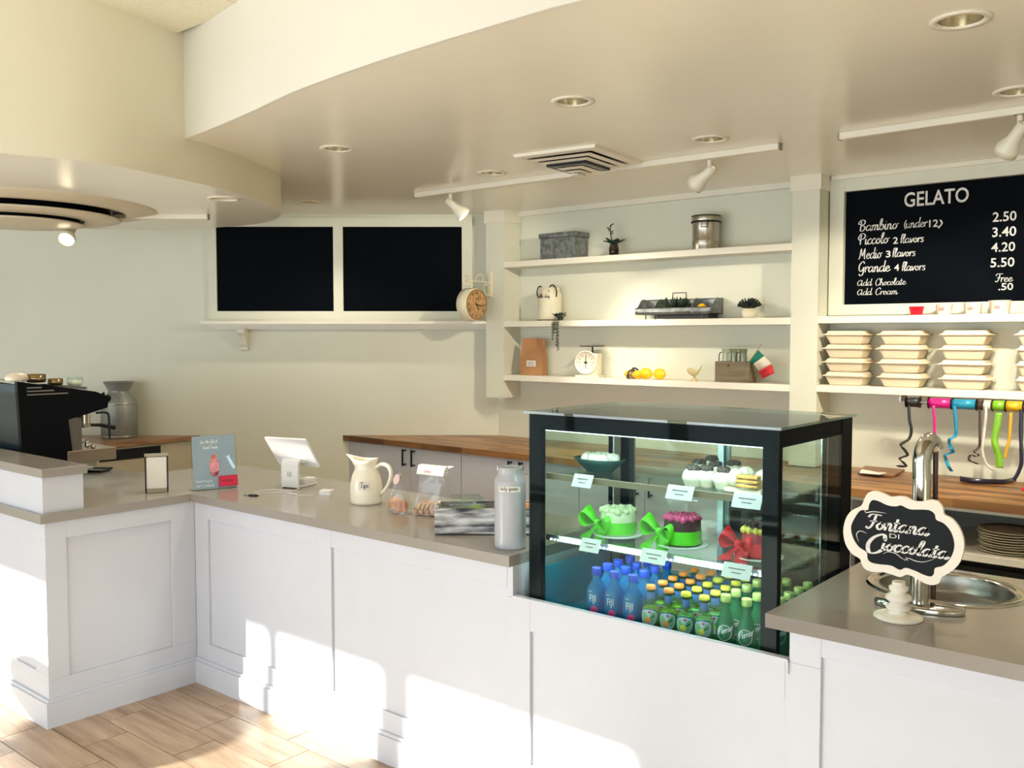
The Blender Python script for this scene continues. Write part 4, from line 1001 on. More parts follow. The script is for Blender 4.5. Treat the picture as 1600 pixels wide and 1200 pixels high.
wb(MB().box(CXL + .0005, CYF + .03, CZ0 + .03, CXL + .0045, CYB - .09, 1.352), 'side_glass', caseg2, dc)
wb(MB().box(CXR - .0045, CYF + .03, CZ0 + .03, CXR - .0005, CYB - .09, 1.352), 'side_glass', caseg2, dc)
xm = (CXL + CXR) / 2
for a, b, y in ((CXL + .045, xm + .02, CYB - .012), (xm - .02, CXR - .045, CYB - .024)):
    d = wb(MB().box(a, y, .80, b, y + .004, 1.352), 'sliding_door', glassmat('door_glass_%d' % (a * 100), (.88, .94, .91), 1.4), dc)
    m = MB().box(a, y - .004, .80, a + .022, y + .008, 1.352).box(b - .022, y - .004, .80, b, y + .008, 1.352)
    f_ = m.build('door_stile', inox, d); f_.location = (-dc.location.x, -dc.location.y, -dc.location.z)
# slotted standards
for x_ in (CXR - .052, CXL + .047):
    m = MB().box(x_, CYB - .13, .70, x_ + .004, CYB - .085, 1.34)
    st_ = wb(m, 'shelf_standard', inox, dc)
    m = MB()
    for k in range(18): m.box(x_ - .001 if x_ < -1.5 else x_ + .0035, CYB - .120, .73 + k * .033, x_ + (.0005 if x_ < -1.5 else .0055), CYB - .108, .748 + k * .033)
    q_ = m.build('slots', dark, st_, kind='stuff'); q_.location = (-dc.location.x, -dc.location.y, -dc.location.z)
wb(MB().box(CXR - .0475, CYF + .034, .98, CXR - .040, CYF + .040, 1.33), 'light_strip', inox, dc)
for z, n_ in ((1.185, 'upper'), (.975, 'lower')):
    s_ = wb(MB().box(CXL + .03, CYF + .07, z, CXR - .03, CYB - .11, z + .006), 'glass_shelf', shelfg, dc)
    e = MB().box(CXL + .03, CYF + .060, z - .008, CXR - .03, CYF + .070, z + .012)
    e_ = e.build('front_edge', mat('edge_metal', (140, 128, 102), .5, metal=.0) if z > 1.1 else inox, s_); e_.location = (-dc.location.x, -dc.location.y, -dc.location.z)
    m = MB(); k = 0; x_ = CXL + .05
    while x_ < CXR - .05: m.box(x_, CYF + .057, z - .006, x_ + .006, CYF + .060, z - .001) if z < 1.1 else m.box(x_, CYF + .072, z - .006, x_ + .004, CYF + .076, z - .003); x_ += .0155
    e_ = m.build('led_dots', ledm, s_, kind='stuff'); e_.location = (-dc.location.x, -dc.location.y, -dc.location.z)
    for x_ in (CXL + .05, CXR - .06):
        wb(MB().add([(x_, CYF + .10, z - .002), (x_ + .003, CYF + .10, z - .002), (x_ + .003, CYB - .11, z - .002), (x_, CYB - .11, z - .002), (x_, CYF + .10, z - .012), (x_ + .003, CYF + .10, z - .012), (x_ + .003, CYB - .11, z - .05), (x_, CYB - .11, z - .05)], [(0,1,2,3),(4,7,6,5),(0,4,5,1),(1,5,6,2),(2,6,7,3),(3,7,4,0)]), 'shelf_bracket', inox, dc)
m = MB(); x_ = CXL + .25
while x_ < CXR - .02: m.box(x_, CYB - .095, 1.349, x_ + .006, CYB - .089, 1.3515); x_ += .0175
wb(m, 'led_dots', ledm, dc, kind='stuff')
light('case_led', 'AREA', (xm, CYF + .06, 1.34), 2.2, (.88, .95, 1.0), (0, .35, -1), shape='RECTANGLE', size=.8, size_y=.02)
light('case_led', 'AREA', (xm, CYF + .08, .966), 1.5, (.85, .95, 1.0), (0, .3, -1), shape='RECTANGLE', size=.8, size_y=.01)
# price tags
tagm = mat('price_card', (226, 232, 232), .5)
for px, py, z, n_ in ((911, 750, 1.197, 'small white price card at the left of the upper case shelf'), (1063, 766, 1.197, 'white price card at the middle of the upper case shelf'), (1168, 782, 1.197, 'white price card at the right of the upper case shelf'),
                      (923, 842, .987, 'white price card at the left of the lower case shelf'), (1022, 858, .987, 'white price card at the middle of the lower case shelf'), (1152, 881, .987, 'largest white price card at the right of the lower case shelf')):
    q = at(px, py, Y=CYF + .04); w_ = .038 if 'small' in n_ or 'left' in n_ else .045
    o = MB().add([(-w_, -.012, -.022), (w_, -.012, -.022), (w_, .008, .018), (-w_, .008, .018), (-w_, -.010, -.022), (w_, -.010, -.022), (w_, .010, .018), (-w_, .010, .018)], [(0,1,2,3),(4,7,6,5),(0,4,5,1),(1,5,6,2),(2,6,7,3),(3,7,4,0)]).build('price_card', tagm); o.location = (q.x, CYF + .038, z - .006)
    tag(o, n_, 'price card', 'price cards on the case shelves')
    m = MB()
    for k, ww in enumerate((.6, .35)):
        zz = .004 - k * .011; yy = -.012 + .02 * (zz + .022) / .04 - .0006
        m.add([(-w_ * ww, yy - .001, zz - .001), (w_ * ww, yy - .001, zz - .001), (w_ * ww, yy, zz + .001), (-w_ * ww, yy, zz + .001)], [(0,1,2,3)])
    m.build('print', dark, o)
# cakes on the lower shelf
limeb = mat('lime_tulle', (96, 214, 40), .6, var=.12, scale=20)
def bow(par, m_, c, s, seed=1):
    random.seed(seed); c = Vector(c)
    def loop(dirx, tilt):
        m = MB(); P = []; W = []
        for i in range(13):
            a = PI * i / 12; x_ = dirx * s * 1.05 * math.sin(a) ** .8; z_ = s * .75 * math.sin(2 * a) * .6 + tilt * s * math.sin(a)
            P.append(c + Vector((x_, -.012 * math.sin(a), z_))); W.append(Vector((0, .016 + .01 * math.sin(a), .0)) + Vector((.0, 0, .012 * math.sin(a))))
        m.ribbon(P, W); o = m.build('bow_loop', m_, par); o.modifiers.new('s', 'SOLIDIFY').thickness = .001
    loop(-1, .5); loop(1, .1)
    for dx, L in ((-.6, 1.1), (.35, 1.3)):
        m = MB(); P = smooth_path([c, c + Vector((dx * s * .4, -.012, -s * .4)), c + Vector((dx * s * 1.1, -.018, -s * .8)), c + Vector((dx * s * 1.2, -.03, -s * L))], 4)
        m.ribbon(P, [Vector((.010 + .018 * i / len(P), .004 * math.sin(i), .006)) for i in range(len(P))]); o = m.build('bow_tail', m_, par); o.modifiers.new('s', 'SOLIDIFY').thickness = .001
    MB().ball(c + Vector((0, -.006, 0)), .012).build('knot', m_, par)
def cake(px, py, Y, r, h, topm, sidem, label, bowm, wrap=True, bx=-.8, tc_=None):
    q = at(px, py, Y=Y); z = .9815
    t = thing('cake', label, 'cake', (q.x, Y, z), 0)
    MB().lathe([(r * 1.05, 0), (r * 1.4, .004), (r * 1.45, .008), (r * 1.35, .008), (r * .9, .006)], seg=32).build('board', mat('cake_board', (226, 232, 226), .5), t)
    MB().lathe([(r, .008), (r * 1.01, .02), (r * .99, h - .01), (r * .92, h)], seg=36).build('sponge', sidem, t)
    random.seed(int(px)); m = MB()
    for k in range(34):
        a = k * 2.4; rr = r * .92 * (k / 34) ** .5; m.ball((math.cos(a) * rr, math.sin(a) * rr, h + .003), .012, 6, 4, jit=.25)
    m.build('topping', topm, t, kind='stuff')
    if wrap: MB().lathe([(r * 1.03, .012), (r * 1.035, .03), (r * 1.03, h * .62)], seg=36, cap=False).build('wrap_band', bowm, t)
    bow(t, bowm, (bx * r, -r * .85, h * .55), r * .9, int(px))
    return t
crm = mat('cream_icing', (214, 224, 180), .6, var=.08, scale=30)
cake(966, 838, 2.66, .060, .085, crm, crm, 'cake with cream coloured top and lime green bow, lower case shelf', limeb)
cake(1066, 851, 2.66, .060, .090, mat('pink_icing', (208, 84, 128), .6, var=.1, scale=30), mat('choc_sponge', (70, 44, 44), .7), 'cake with pink top and big lime green bow, lower case shelf', limeb, bx=-.9)
redt = mat('red_tulle', (226, 30, 40), .55, var=.15, scale=20)
t = cake(1186, 868, 2.66, .052, .085, mat('yellow_cream', (206, 190, 92), .6, var=.25, scale=20), mat('red_sponge', (150, 30, 36), .6), 'chocolate and custard topped cake wrapped in red tulle with a bow', redt, bx=-.9)
m = MB(); random.seed(5)
for k in range(7): a = k * .9; m.ball((math.cos(a) * .028, math.sin(a) * .028, .1), .014, 8, 5)
m.build('chocolate_balls', mat('dark_choc', (42, 26, 22), .35), t)
# cupcakes on the upper shelf
ccw = mat('cupcake_cream', (222, 220, 196), .6, var=.06, scale=30); ccd = mat('dark_choc', (0, 0, 0)); cocoa = mat('cocoa_top', (70, 64, 56), .7, var=.3, scale=50)
pos = [(1082, 752, 2.60), (1104, 757, 2.62), (1092, 742, 2.74), (1118, 744, 2.72), (1130, 752, 2.62), (1146, 742, 2.78), (1112, 735, 2.84)]
lbl = ['cocoa topped cream pastry at the front left of the upper shelf group', 'cocoa topped cream pastry second from front left', 'cocoa topped cream pastry behind the two front ones', 'cocoa topped cream pastry at the centre of the group', 'cocoa topped cream pastry at the front right', 'cocoa topped cream pastry at the back right', 'cocoa topped cream pastry farthest back']
p0 = None
for (px, py, Y), lb in zip(pos, lbl):
    q = at(px, py + 10, Y=Y); loc = (q.x, Y, 1.1915)
    if p0 is None:
        p0 = thing('cream_pastry', lb, 'pastry', loc, 0, 'cream pastries on the upper case shelf')
        m = MB().lathe([(.022, 0), (.030, .02), (.034, .028), (.030, .042), (.02, .055), (.001, .058)], seg=20); m.build('cream', ccw, p0)
        m = MB(); 
        for k in range(7): a = k * 2.4; m.ball((math.cos(a) * .012, math.sin(a) * .012, .056), .0125, 8, 5, jit=.1)
        m.build('cocoa_top', cocoa, p0, kind='stuff')
    else: dup(p0, loc, random.uniform(0, 6), lb)
q = at(1172, 765, Y=2.66)
t = thing('cream_slice_box', 'box of pale cream slices with golden pastry, right end of upper shelf', 'pastry', (q.x + .01, 2.66, 1.1915))
m = MB(); random.seed(9)
for k in range(16): m.ball((random.uniform(-.05, .05), random.uniform(-.06, .06), random.uniform(.02, .05)), .024, 8, 5, jit=.08)
m.build('cream', ccw, t, kind='stuff'); MB().box(-.06, -.075, 0, .06, .075, .012).build('tray', cream, t)
for k in range(3): MB().box(-.02, -.082, .016 + k * .014, .05, -.05, .026 + k * .014).build('pastry_layer', mat('golden_pastry', (206, 160, 80), .6, var=.2, scale=40), t, bevel=.003)
# left tray: oval dish with white cake in it
q = at(937, 735, Y=2.68)
t = thing('cake_tray', 'dark green oval tray holding a pale iced cake, upper shelf left', 'tray', (q.x, 2.68, 1.1915))
tg = mat('tray_green', (20, 66, 62), .25)
MB().lathe([(.05, 0), (.085, .03), (.10, .045), (.098, .047), (.08, .03), (.001, .006)], seg=36, sq=.7).build('dish', tg, t)
m = MB(); random.seed(11)
for k in range(22): a = k * 2.4; rr = .06 * (k / 22) ** .5; m.ball((math.cos(a) * rr, math.sin(a) * rr * .7, .045), .02, 8, 5, jit=.12)
m.build('icing', mat('pale_icing', (216, 222, 200), .6), t, kind='stuff')
# ---- bottles
blueP = glassmat('blue_bottle', (.10, .5, .85), 1.4, body=.55, bodycol=lin((0, 132, 190)))
capB = mat('blue_cap', (0, 64, 190), .35)
yelB = glassmat('pale_bottle', (.72, .88, .62), 1.35, body=.08, bodycol=lin((170, 190, 90)))
juice = mat('juice', (150, 190, 60), .4, var=.05)
juice2 = mat('juice_pale', (120, 196, 150), .4, var=.05)
labm = mat('label_pale_blue', (176, 206, 224), .5)
labe = mat('label_edge', (24, 60, 110), .5)
grnB = glassmat('green_bottle', (.08, .5, .2), 1.4, body=.55, bodycol=lin((10, 140, 80)))
capG = mat('cap_pale_green', (190, 210, 120), .35, metal=.3)
capO = mat('cap_orange', (236, 146, 62), .35); capY = mat('cap_yellow', (222, 214, 60), .35)
wtxt = mat('white_ink', (236, 240, 240), .5)
def cylmap(R0, u0=0.0, ang=0.0): return lambda u, v: (math.sin((u + u0) / R0 + ang) * R0, -math.cos((u + u0) / R0 + ang) * R0, v)
VA = math.radians(20)
def water():
    t = thing('water_bottle', 'x', 'bottle', (0, 0, 0), 0, 'blue water bottles in the display case')
    m = MB(); prof = [(.026, 0), (.030, .004), (.030, .118), (.028, .135), (.016, .160), (.0125, .172), (.0125, .185)]
    m.lathe(prof, seg=24); m.v = [(x * (1 + .10 * math.cos(4 * math.atan2(y, x) + PI) ** 1) if z < .14 else x, y * (1 + .10 * math.cos(4 * math.atan2(y, x) + PI)) if z < .14 else y, z) for x, y, z in m.v]
    b = m.build('bottle_body', blueP, t)
    MB().lathe([(.0155, .180), (.0160, .182), (.0160, .200), (.0145, .203), (.001, .2035)], seg=24).build('cap', capB, t)
    m = MB(); plain(m, 'FIJI', .034, cylmap(.0345, -.0175, VA), o=(0, .096), bold=-.004, sx=.62); m.box(-.006, -.036, .130, .006, -.0355, .1315)
    m.build('lettering', wtxt, b)
    m = MB(); f_ = cylmap(.0348, 0, VA)
    for k in range(5):
        a = PI / 2 + k * 2 * PI / 5; c0 = (math.cos(a) * .008, math.sin(a) * .008 + .070)
        pts = [f_(c0[0] + math.cos(j * PI / 4) * .0065, c0[1] + math.sin(j * PI / 4) * .0065) for j in range(8)]; m.add(pts, [tuple(range(8))])
    m.build('flower_print', mat('pink_print', (224, 60, 130), .5), b)
    return t
def soda(kind):
    t = thing('soda_bottle', 'x', 'bottle', (0, 0, 0), 0, 'fruit soda bottles in the display case')
    prof = [(.024, 0), (.028, .004), (.029, .06), (.0285, .10), (.018, .130), (.0125, .14), (.0125, .165), (.014, .168), (.014, .172)]
    b = MB().lathe(prof, seg=24).build('bottle_body', yelB, t)
    MB().lathe([(.022, .004), (.0265, .008), (.0272, .06), (.0268, .098), (.022, .110), (.001, .111)], seg=20).build('juice', juice if kind == 'o' else juice2, t)
    MB().lathe([(.0155, .168), (.0165, .170), (.0145, .180), (.001, .181)], seg=24).build('cap', capO if kind == 'o' else capY, t)
    m = MB(); f_ = cylmap(.0296, 0, VA); P = [f_(.028 * math.cos(a), .085 + .028 * math.sin(a) + .004 * math.cos(2 * a)) for a in [j * PI / 12 for j in range(24)]]
    P0 = [f_(0, .085)]
    m.add(P0 + P, [(0, 1 + j, 1 + (j + 1) % 24) for j in range(24)]); l_ = m.build('label', labm, b)
    m = MB(); f3 = cylmap(.0293, 0, VA); P = [f3(.031 * math.cos(a), .085 + .031 * math.sin(a) + .004 * math.cos(2 * a)) for a in [j * PI / 12 for j in range(24)]]
    m.add([f3(0, .085)] + P, [(0, 1 + j, 1 + (j + 1) % 24) for j in range(24)]); m.build('label_border', labe, t)
    m = MB(); f4 = cylmap(.0301, 0, VA)
    m.add([f4(-.004 + .010 * math.cos(j * PI / 5), .076 + .010 * math.sin(j * PI / 5)) for j in range(10)], [tuple(range(10))]); m.build('fruit_print', capO if kind == 'o' else capY, t)
    m = MB(); m.add([f4(.004, .084), f4(.016, .092), f4(.018, .086), f4(.006, .080)], [(0,1,2,3)]); m.build('leaf_print', mat('leaf_print', (30, 110, 60), .5), t)
    m = MB(); m.add([f4(.002 + .005 * math.cos(j * PI / 4), .101 + .004 * math.sin(j * PI / 4)) for j in range(8)], [tuple(range(8))]); m.build('star_print', redm, t)
    m = MB().lathe([(.0130, .130), (.0133, .131), (.0133, .158), (.0130, .159)], seg=20, cap=False).build('neck_band', mat('neck_blue', (70, 110, 170), .4), t)
    return t
def sparkling():
    t = thing('sparkling_bottle', 'x', 'bottle', (0, 0, 0), 0, 'green sparkling water bottles in the display case')
    prof = [(.026, 0), (.030, .006), (.0305, .03), (.0285, .09), (.0235, .115), (.017, .135), (.0125, .15), (.012, .172), (.0135, .174), (.0135, .180)]
    b = MB().lathe(prof, seg=24).build('bottle_body', grnB, t)
    MB().lathe([(.0145, .172), (.0155, .174), (.0150, .192), (.013, .194), (.001, .1945)], seg=24).build('cap', capG, t)
    rr = lambda v: .0318 - max(0, v - .03) * .058
    f_ = lambda u, v: (math.sin(u / .03 + VA) * rr(v), -math.cos(u / .03 + VA) * rr(v), v)
    m = MB(); m.add([f_(0, .085)] + [f_(.0225 * math.cos(j * PI / 12), .085 + .0225 * math.sin(j * PI / 12)) for j in range(24)], [(0, 1 + j, 1 + (j + 1) % 24) for j in range(24)])
    l_ = m.build('label', mat('label_green', (20, 120, 80), .4), b)
    m = MB(); 
    for r0, r1 in ((.0215, .0235),):
        vs = []
        for j in range(24):
            a = j * PI / 12
            for r_ in (r0, r1): q = Vector(f_(r_ * math.cos(a), .085 + r_ * math.sin(a))); q.xy *= 1.012; vs.append(q)
        m.add(vs, [(2*j, 2*j+1, (2*j+3) % 48, (2*j+2) % 48) for j in range(24)])
    def f5(u, v): q = Vector(f_(u, v)); q.xy *= 1.015; return q
    script(m, 'Perrier', .0105, f5, pen=.26, o=(-.0205, .077), rise=.35)
    m.build('lettering', wtxt, t)
    return t
def rows(proto, xs_, ys, lab):
    first = True
    for i, x in enumerate(xs_):
        for j, y in enumerate(ys):
            lb = lab(i, j); loc = (x + random.uniform(-.002, .002), y + random.uniform(-.002, .002), DZ + .0005)
            if first: proto.location = loc; proto['label'] = lb; first = False
            else: dup(proto, loc, random.uniform(-.08, .08), lb)
rown = ['front row', 'second row', 'third row', 'fourth row', 'back row']
ys = [2.502 + k * .070 for k in range(5)]
rows(water(), [-1.712, -1.641, -1.570], ys[:4], lambda i, j: 'blue water bottle with blue cap, %s column, %s' % (['left', 'middle', 'right'][i], rown[j]))
rows(soda('o'), [-1.502, -1.440], ys, lambda i, j: 'orange capped fruit soda bottle, %s column, %s' % (['left', 'right'][i], rown[j]))
rows(soda('y'), [-1.378, -1.316], ys, lambda i, j: 'yellow capped fruit soda bottle, %s column, %s' % (['left', 'right'][i], rown[j]))
rows(sparkling(), [-1.250, -1.182, -1.112], [2.51 + k * .072 for k in range(5)], lambda i, j: 'green sparkling water bottle, %s column, %s' % (['left', 'middle', 'right'][i], rown[j]))

# ------------------------------------------------------------------ chocolate fountain: basin, spout
t = thing('fountain_basin', 'oval steel drop-in basin ring in the right worktop', 'sink', (RS[0], RS[1] + .03, HC))
MB().lathe([(.184, -.002), (.186, .004), (.214, .006), (.224, .001), (.224, 0), (.186, .0)], seg=56, cap=False, sq=.93).build('rim', chrome, t)
MB().lathe([(.187, .003), (.184, -.03), (.172, -.050)], seg=56, cap=False, sq=.93).build('bowl', steel, t)
MB().lathe([(.172, -.048), (.08, -.050), (.001, -.051)], seg=48, cap=False, sq=.93).build('drip_plate', mat('bowl_plate', (150, 146, 138), .25, metal=.9, var=.1), t)
t = thing('chocolate_spout', 'tall polished steel curved spout on an oval base beside the basin', 'spout', (-.741, 2.652, HC))
MB().lathe([(.0, 0), (.115, .001), (.117, .012), (.112, .018), (.03, .019), (.001, .019)][1:], seg=44, sq=.45).xf(Matrix.Rotation(math.radians(8), 4, 'Z')).build('base', chrome, t)
MB().tube([(0, 0, .018), (0, 0, .36)] + smooth_path([(0, 0, .36), (-.002, .002, .41), (.002, .010, .445), (.008, .026, .463), (.014, .042, .458), (.018, .050, .44)], 5), .0235, 24).build('spout_tube', chrome, t)
MB().tube([(.020, .052, .445), (.022, .054, .25), (.022, .054, .02)], .007, 10).build('chocolate_pipe', mat('dark_brown', (64, 36, 28), .3), t)

# ------------------------------------------------------------------ scalloped sign
ST = at(1403, 972, Z=HC); YSG = 2.53
t = thing('counter_sign', 'scalloped black sign lettered Fontana di Cioccolata on cream turned post', 'sign', (at(1403, 972, Y=YSG).x, YSG, HC))
PR = [(r_ * 1.25, z_ * .66) for r_, z_ in [(.047, 0), (.050, .004), (.049, .012), (.040, .018), (.022, .022), (.017, .032), (.024, .040), (.026, .048), (.020, .056), (.015, .060), (.020, .070), (.027, .080), (.026, .092), (.018, .102), (.014, .108), (.019, .116), (.020, .128), (.014, .136), (.013, .15)]]
MB().lathe(PR, seg=30).build('turned_post', mat('distressed_cream', (240, 234, 218), .55, var=.05, scale=12, bump=.15), t)
def sg(u, v): q = at(1180 + u / 3.81, 640 + v / 3.81, Y=YSG - .012); return (q.x - t.location.x, q.z - HC)
outer = [(640,545),(665,500),(705,487),(760,503),(800,522),(845,518),(890,522),(935,545),(985,550),(1040,540),(1085,552),(1113,590),(1120,628),(1165,652),(1212,710),(1238,790),(1230,870),(1200,932),(1150,975),(1108,1000),(1090,1035),(1050,1048),(1000,1035),(950,1005),(900,985),(860,1000),(810,985),(755,970),(700,970),(650,953),(628,920),(618,890),(570,860),(532,800),(519,725),(535,650),(570,603),(625,575)]
inner = [(665,600),(672,570),(690,542),(725,545),(785,572),(835,578),(865,572),(915,595),(985,597),(1035,602),(1065,625),(1074,658),(1120,680),(1162,730),(1182,800),(1172,860),(1145,905),(1110,935),(1066,947),(1060,980),(1040,997),(1000,987),(945,962),(890,945),(855,958),(805,932),(745,925),(690,915),(664,892),(658,852),(612,820),(577,765),(565,700),(590,642),(622,602)]
so_ = [(q.x, q.y) for q in smooth_path([(*sg(*p), 0) for p in outer], 3, True)]
si_ = [(q.x, q.y) for q in smooth_path([(*sg(*p), 0) for p in inner], 3, True)]
fr_ = holed('frame', so_, [si_], -.006, .006, mat('sign_cream', (238, 230, 214), .5, var=.02), t); fr_.rotation_euler = (PI / 2, 0, 0)
fr_.modifiers.new('bevel', 'BEVEL').width = .002; fr_.modifiers['bevel'].limit_method = 'ANGLE'
MB().prism(si_[::-1], -.003, .005, lambda u, v, w_: (u, w_, v)).build('slate_panel', mat('sign_slate', (16, 22, 26), .6, spec=.2, var=.15, scale=8), t)
m = MB()
def ss(text, u, v, u2, xh, pen=.22, sl=.2):
    a = sg(u, v); b = sg(u2, v); tot = sum(G[c][0] for c in text); k = (b[0] - a[0]) / tot
    # undo the slope: the baseline runs level on the sign
    script(m, text, 1.0, lambda p, q_: (a[0] + p * k, -.0042, a[1] + q_ * xh), pen=pen, slant=sl)
ss('Fontana', 650, 707, 1020, .0205, .26); ss('C', 640, 848, 745, .027, .26); ss('ìoccolata', 742, 838, 1140, .0195, .28)
def plain_at(text, u, v, u2, h):
    a = sg(u, v); b = sg(u2, v); n0 = len(m.v); plain(m, text, 1.0, lambda p, q_: (p, 0, q_), bold=.0)
    vs = m.v[n0:]; xs_ = [q[0] for q in vs]; zs = [q[2] for q in vs]; sx = (b[0] - a[0]) / (max(xs_) - min(xs_)); sz = h / (max(zs) - min(zs))
    m.v[n0:] = [(a[0] + (q[0] - min(xs_)) * sx, -.0042, a[1] + (q[2] - min(zs)) * sz) for q in vs]
plain_at('DI', 793, 766, 852, .012)
def flour(pts, w_):
    P = smooth_path([(*sg(*p), 0) for p in pts], 6); L = []
    for i, p in enumerate(P):
        tg = P[min(i + 1, len(P) - 1)] - P[max(0, i - 1)]; tg.normalize(); a_ = math.sin(PI * i / (len(P) - 1)) * w_ + .0002
        L += [(p.x - tg.y * a_, -.0042, p.y + tg.x * a_), (p.x + tg.y * a_, -.0042, p.y - tg.x * a_)]
    m.add(L, [(2*i, 2*i+2, 2*i+3, 2*i+1) for i in range(len(P) - 1)])
flour([(755, 862), (785, 850), (830, 860), (870, 890), (905, 900)], .0008); flour([(880, 905), (905, 888), (950, 905), (1000, 910), (1060, 893)], .0008); flour([(610, 790), (597, 745), (620, 725), (660, 740)], .001); flour([(645, 600), (655, 615), (700, 610), (775, 620)], .0012); flour([(890, 880), (905, 905)], .0005)
m.build('lettering', chalk, t)

# ------------------------------------------------------------------ objects on the left worktop
def Hq(px, py): return at(px, py, Z=HC)
# milk can
t = thing('milk_can', 'tall light grey enamel milk can with white spoon label', 'can', (-2.088, 2.512, HC))
cang = mat('can_grey', (176, 178, 182), .28, var=.02)
pr = [(.052, 0), (.055, .003), (.056, .01)]
for k in range(14): pr += [(.056 + (.0006 if k % 2 else 0), .02 + k * .0145)]
pr += [(.0565, .232), (.054, .245), (.046, .258), (.043, .266), (.043, .282), (.045, .286), (.043, .288), (.041, .284), (.040, .26), (.001, .255)]
MB().lathe(pr, seg=40).build('body', cang, t)
a_ = math.radians(41)
def rotp(x, y): return (x * math.cos(a_) - y * math.sin(a_), x * math.sin(a_) + y * math.cos(a_))
m = MB()
for sx in (-1, 1):
    x_, y_ = rotp(sx * .044, 0); m.lathe([(.004, .276), (.004, .292)], (x_, y_, 0), 8)
m.tube([(*rotp(.044, 0), .285), (*rotp(.052, -.01), .287), (*rotp(.062, -.03), .268), (*rotp(.058, -.02), .262), (*rotp(.052, 0), .262)], .0016, 6)
m.build('bail_handle', steel, t)
cm2 = lambda R0: (lambda u, v: (math.sin(u / R0 + a_) * R0, -math.cos(u / R0 + a_) * R0, v))
f_ = cm2(.0578); m = MB(); n = 8; vs = []
for i in range(n + 1):
    u = -.045 + .082 * i / n; vs += [f_(u, .205), f_(u, .225)]
m.add(vs, [(2*i, 2*i+2, 2*i+3, 2*i+1) for i in range(n)], True); lb_ = m.build('label', mat('label_white', (0,0,0)), t)
m = MB(); script(m, 'tasty spoons', .0078, cm2(.0581), pen=.2, o=(-.040, .212)); m.build('lettering', dark, lb_)
# distressed crate with limes and jar
cA, cB = Vector((-2.435, 2.482, 0)), Vector((-2.157, 2.712, 0))
ang = math.atan2(cB.y - cA.y, cB.x - cA.x)
t = thing('distressed_crate', 'low wooden crate with chipped white and dark blue paint, behind grey can', 'crate', (cA.x, cA.y, HC), ang)
dw = mat('chipped_paint', (222, 222, 222), .7, scale=5, stretch=(1.2, 6, 9), bump=.4, rgb2=(52, 56, 66), var=.5)
CLn = .40
MB().box(0, 0, .004, CLn, .012, .100).build('front_board', dw, t, bevel=.001)
MB().box(0, .168, .004, CLn, .18, .100).build('rear_board', dw, t, bevel=.001)
for x_ in (0, CLn - .012): MB().box(x_, .012, .004, x_ + .012, .168, .100).build('end_board', dw, t, bevel=.001)
MB().box(0.012, .012, .004, CLn - .012, .168, .012).build('bottom_board', woodmat('inner_wood', (110, 88, 66), (150, 126, 100), 0), t)
def inc(x_, y_, z_): q = Matrix.Rotation(ang, 4, 'Z') @ Vector((x_, y_, z_)); return (cA.x + q.x, cA.y + q.y, HC + q.z)
limem = mat('lime_skin', (142, 160, 66), .45, var=.1, scale=30)
for k, (x_, y_, z_, mt, r_, lb) in enumerate(((.155, .07, .07, limem, .036, 'yellow-green pear-like fruit in the chipped crate'), (.085, .11, .05, limem, .03, 'green fruit deeper in the left of the chipped crate'), (.352, .09, .075, mat('orange_skin', (226, 140, 74), .5), .034, 'orange fruit at the right end of the chipped crate'), (.30, .06, .045, mat('orange_skin', (0,0,0)), .03, 'orange fruit low in the chipped crate behind the can'))):
    o = MB().ball((0, 0, 0), r_, 18, 12, (1, 1, .92)).build('fruit', mt); o.location = inc(x_, y_, z_); tag(o, lb, 'fruit')
o = MB().lathe([(.038, 0), (.040, .01), (.040, .115), (.030, .125), (.030, .132), (.028, .132), (.028, .124), (.038, .114), (.038, .004)], seg=26, cap=False).build('glass_jar', clear)
o.location = inc(.05, .09, .10); o.rotation_euler = (0, PI / 2, ang); tag(o, 'clear glass jar lying across the left of the chipped crate', 'jar')
o = MB().box(.0, 0, 0, .10, .14, .003).build('wood_slip', dark); o.location = inc(.19, .02, .094); o.rotation_euler = (0, 0, ang); tag(o, 'dark flat lid lying over the middle of the chipped crate', 'lid')
# cookie bags
bagg = glassmat('cello', (.94, .95, .96), 1.6, rough=.14, body=.07, bodycol=(.8, .82, .85))
def bag(loc, rz, wx_, wy_, h, neck, label, seed):
    t = thing('cookie_bag', label, 'bag', loc, rz)
    random.seed(seed); m = MB(); rings = []; n = 20; lev = [0, .1, .3, .5, .7, .82, .9, 1.0]
    for L in lev:
        k_ = 1 - (1 - neck) * (max(0, L - .15) / .75) ** 1.5 if L < .9 else neck * (1.0 if L < .95 else 1.9)
        for i in range(n):
            a = 2 * PI * i / n; j = 1 + random.uniform(-.10, .10)
            ce = math.copysign(abs(math.cos(a)) ** .6, math.cos(a)); se = math.copysign(abs(math.sin(a)) ** .6, math.sin(a))
            rings.append((ce * wx_ * max(k_, .08) * j, se * wy_ * max(k_, .10) * j, h * L))
    nl = len(lev)
    m.add(rings, [(j * n + i, j * n + (i + 1) % n, (j + 1) * n + (i + 1) % n, (j + 1) * n + i) for j in range(nl - 1) for i in range(n)], False)
    m.build('cellophane', bagg, t)
    return t
q = Hq(618, 803)
t = bag((q.x - .008, q.y + .03, HC + .0005), .2, .052, .035, .17, .12, 'clear bag of orange slice biscuits with gold tie and round pink tag', 4)
ors = mat('biscuit', (216, 148, 70), .7, var=.1, scale=30); orc = mat('orange_jam', (206, 104, 20), .35, var=.2, scale=30); lmc = mat('lime_jam', (160, 170, 60), .35)
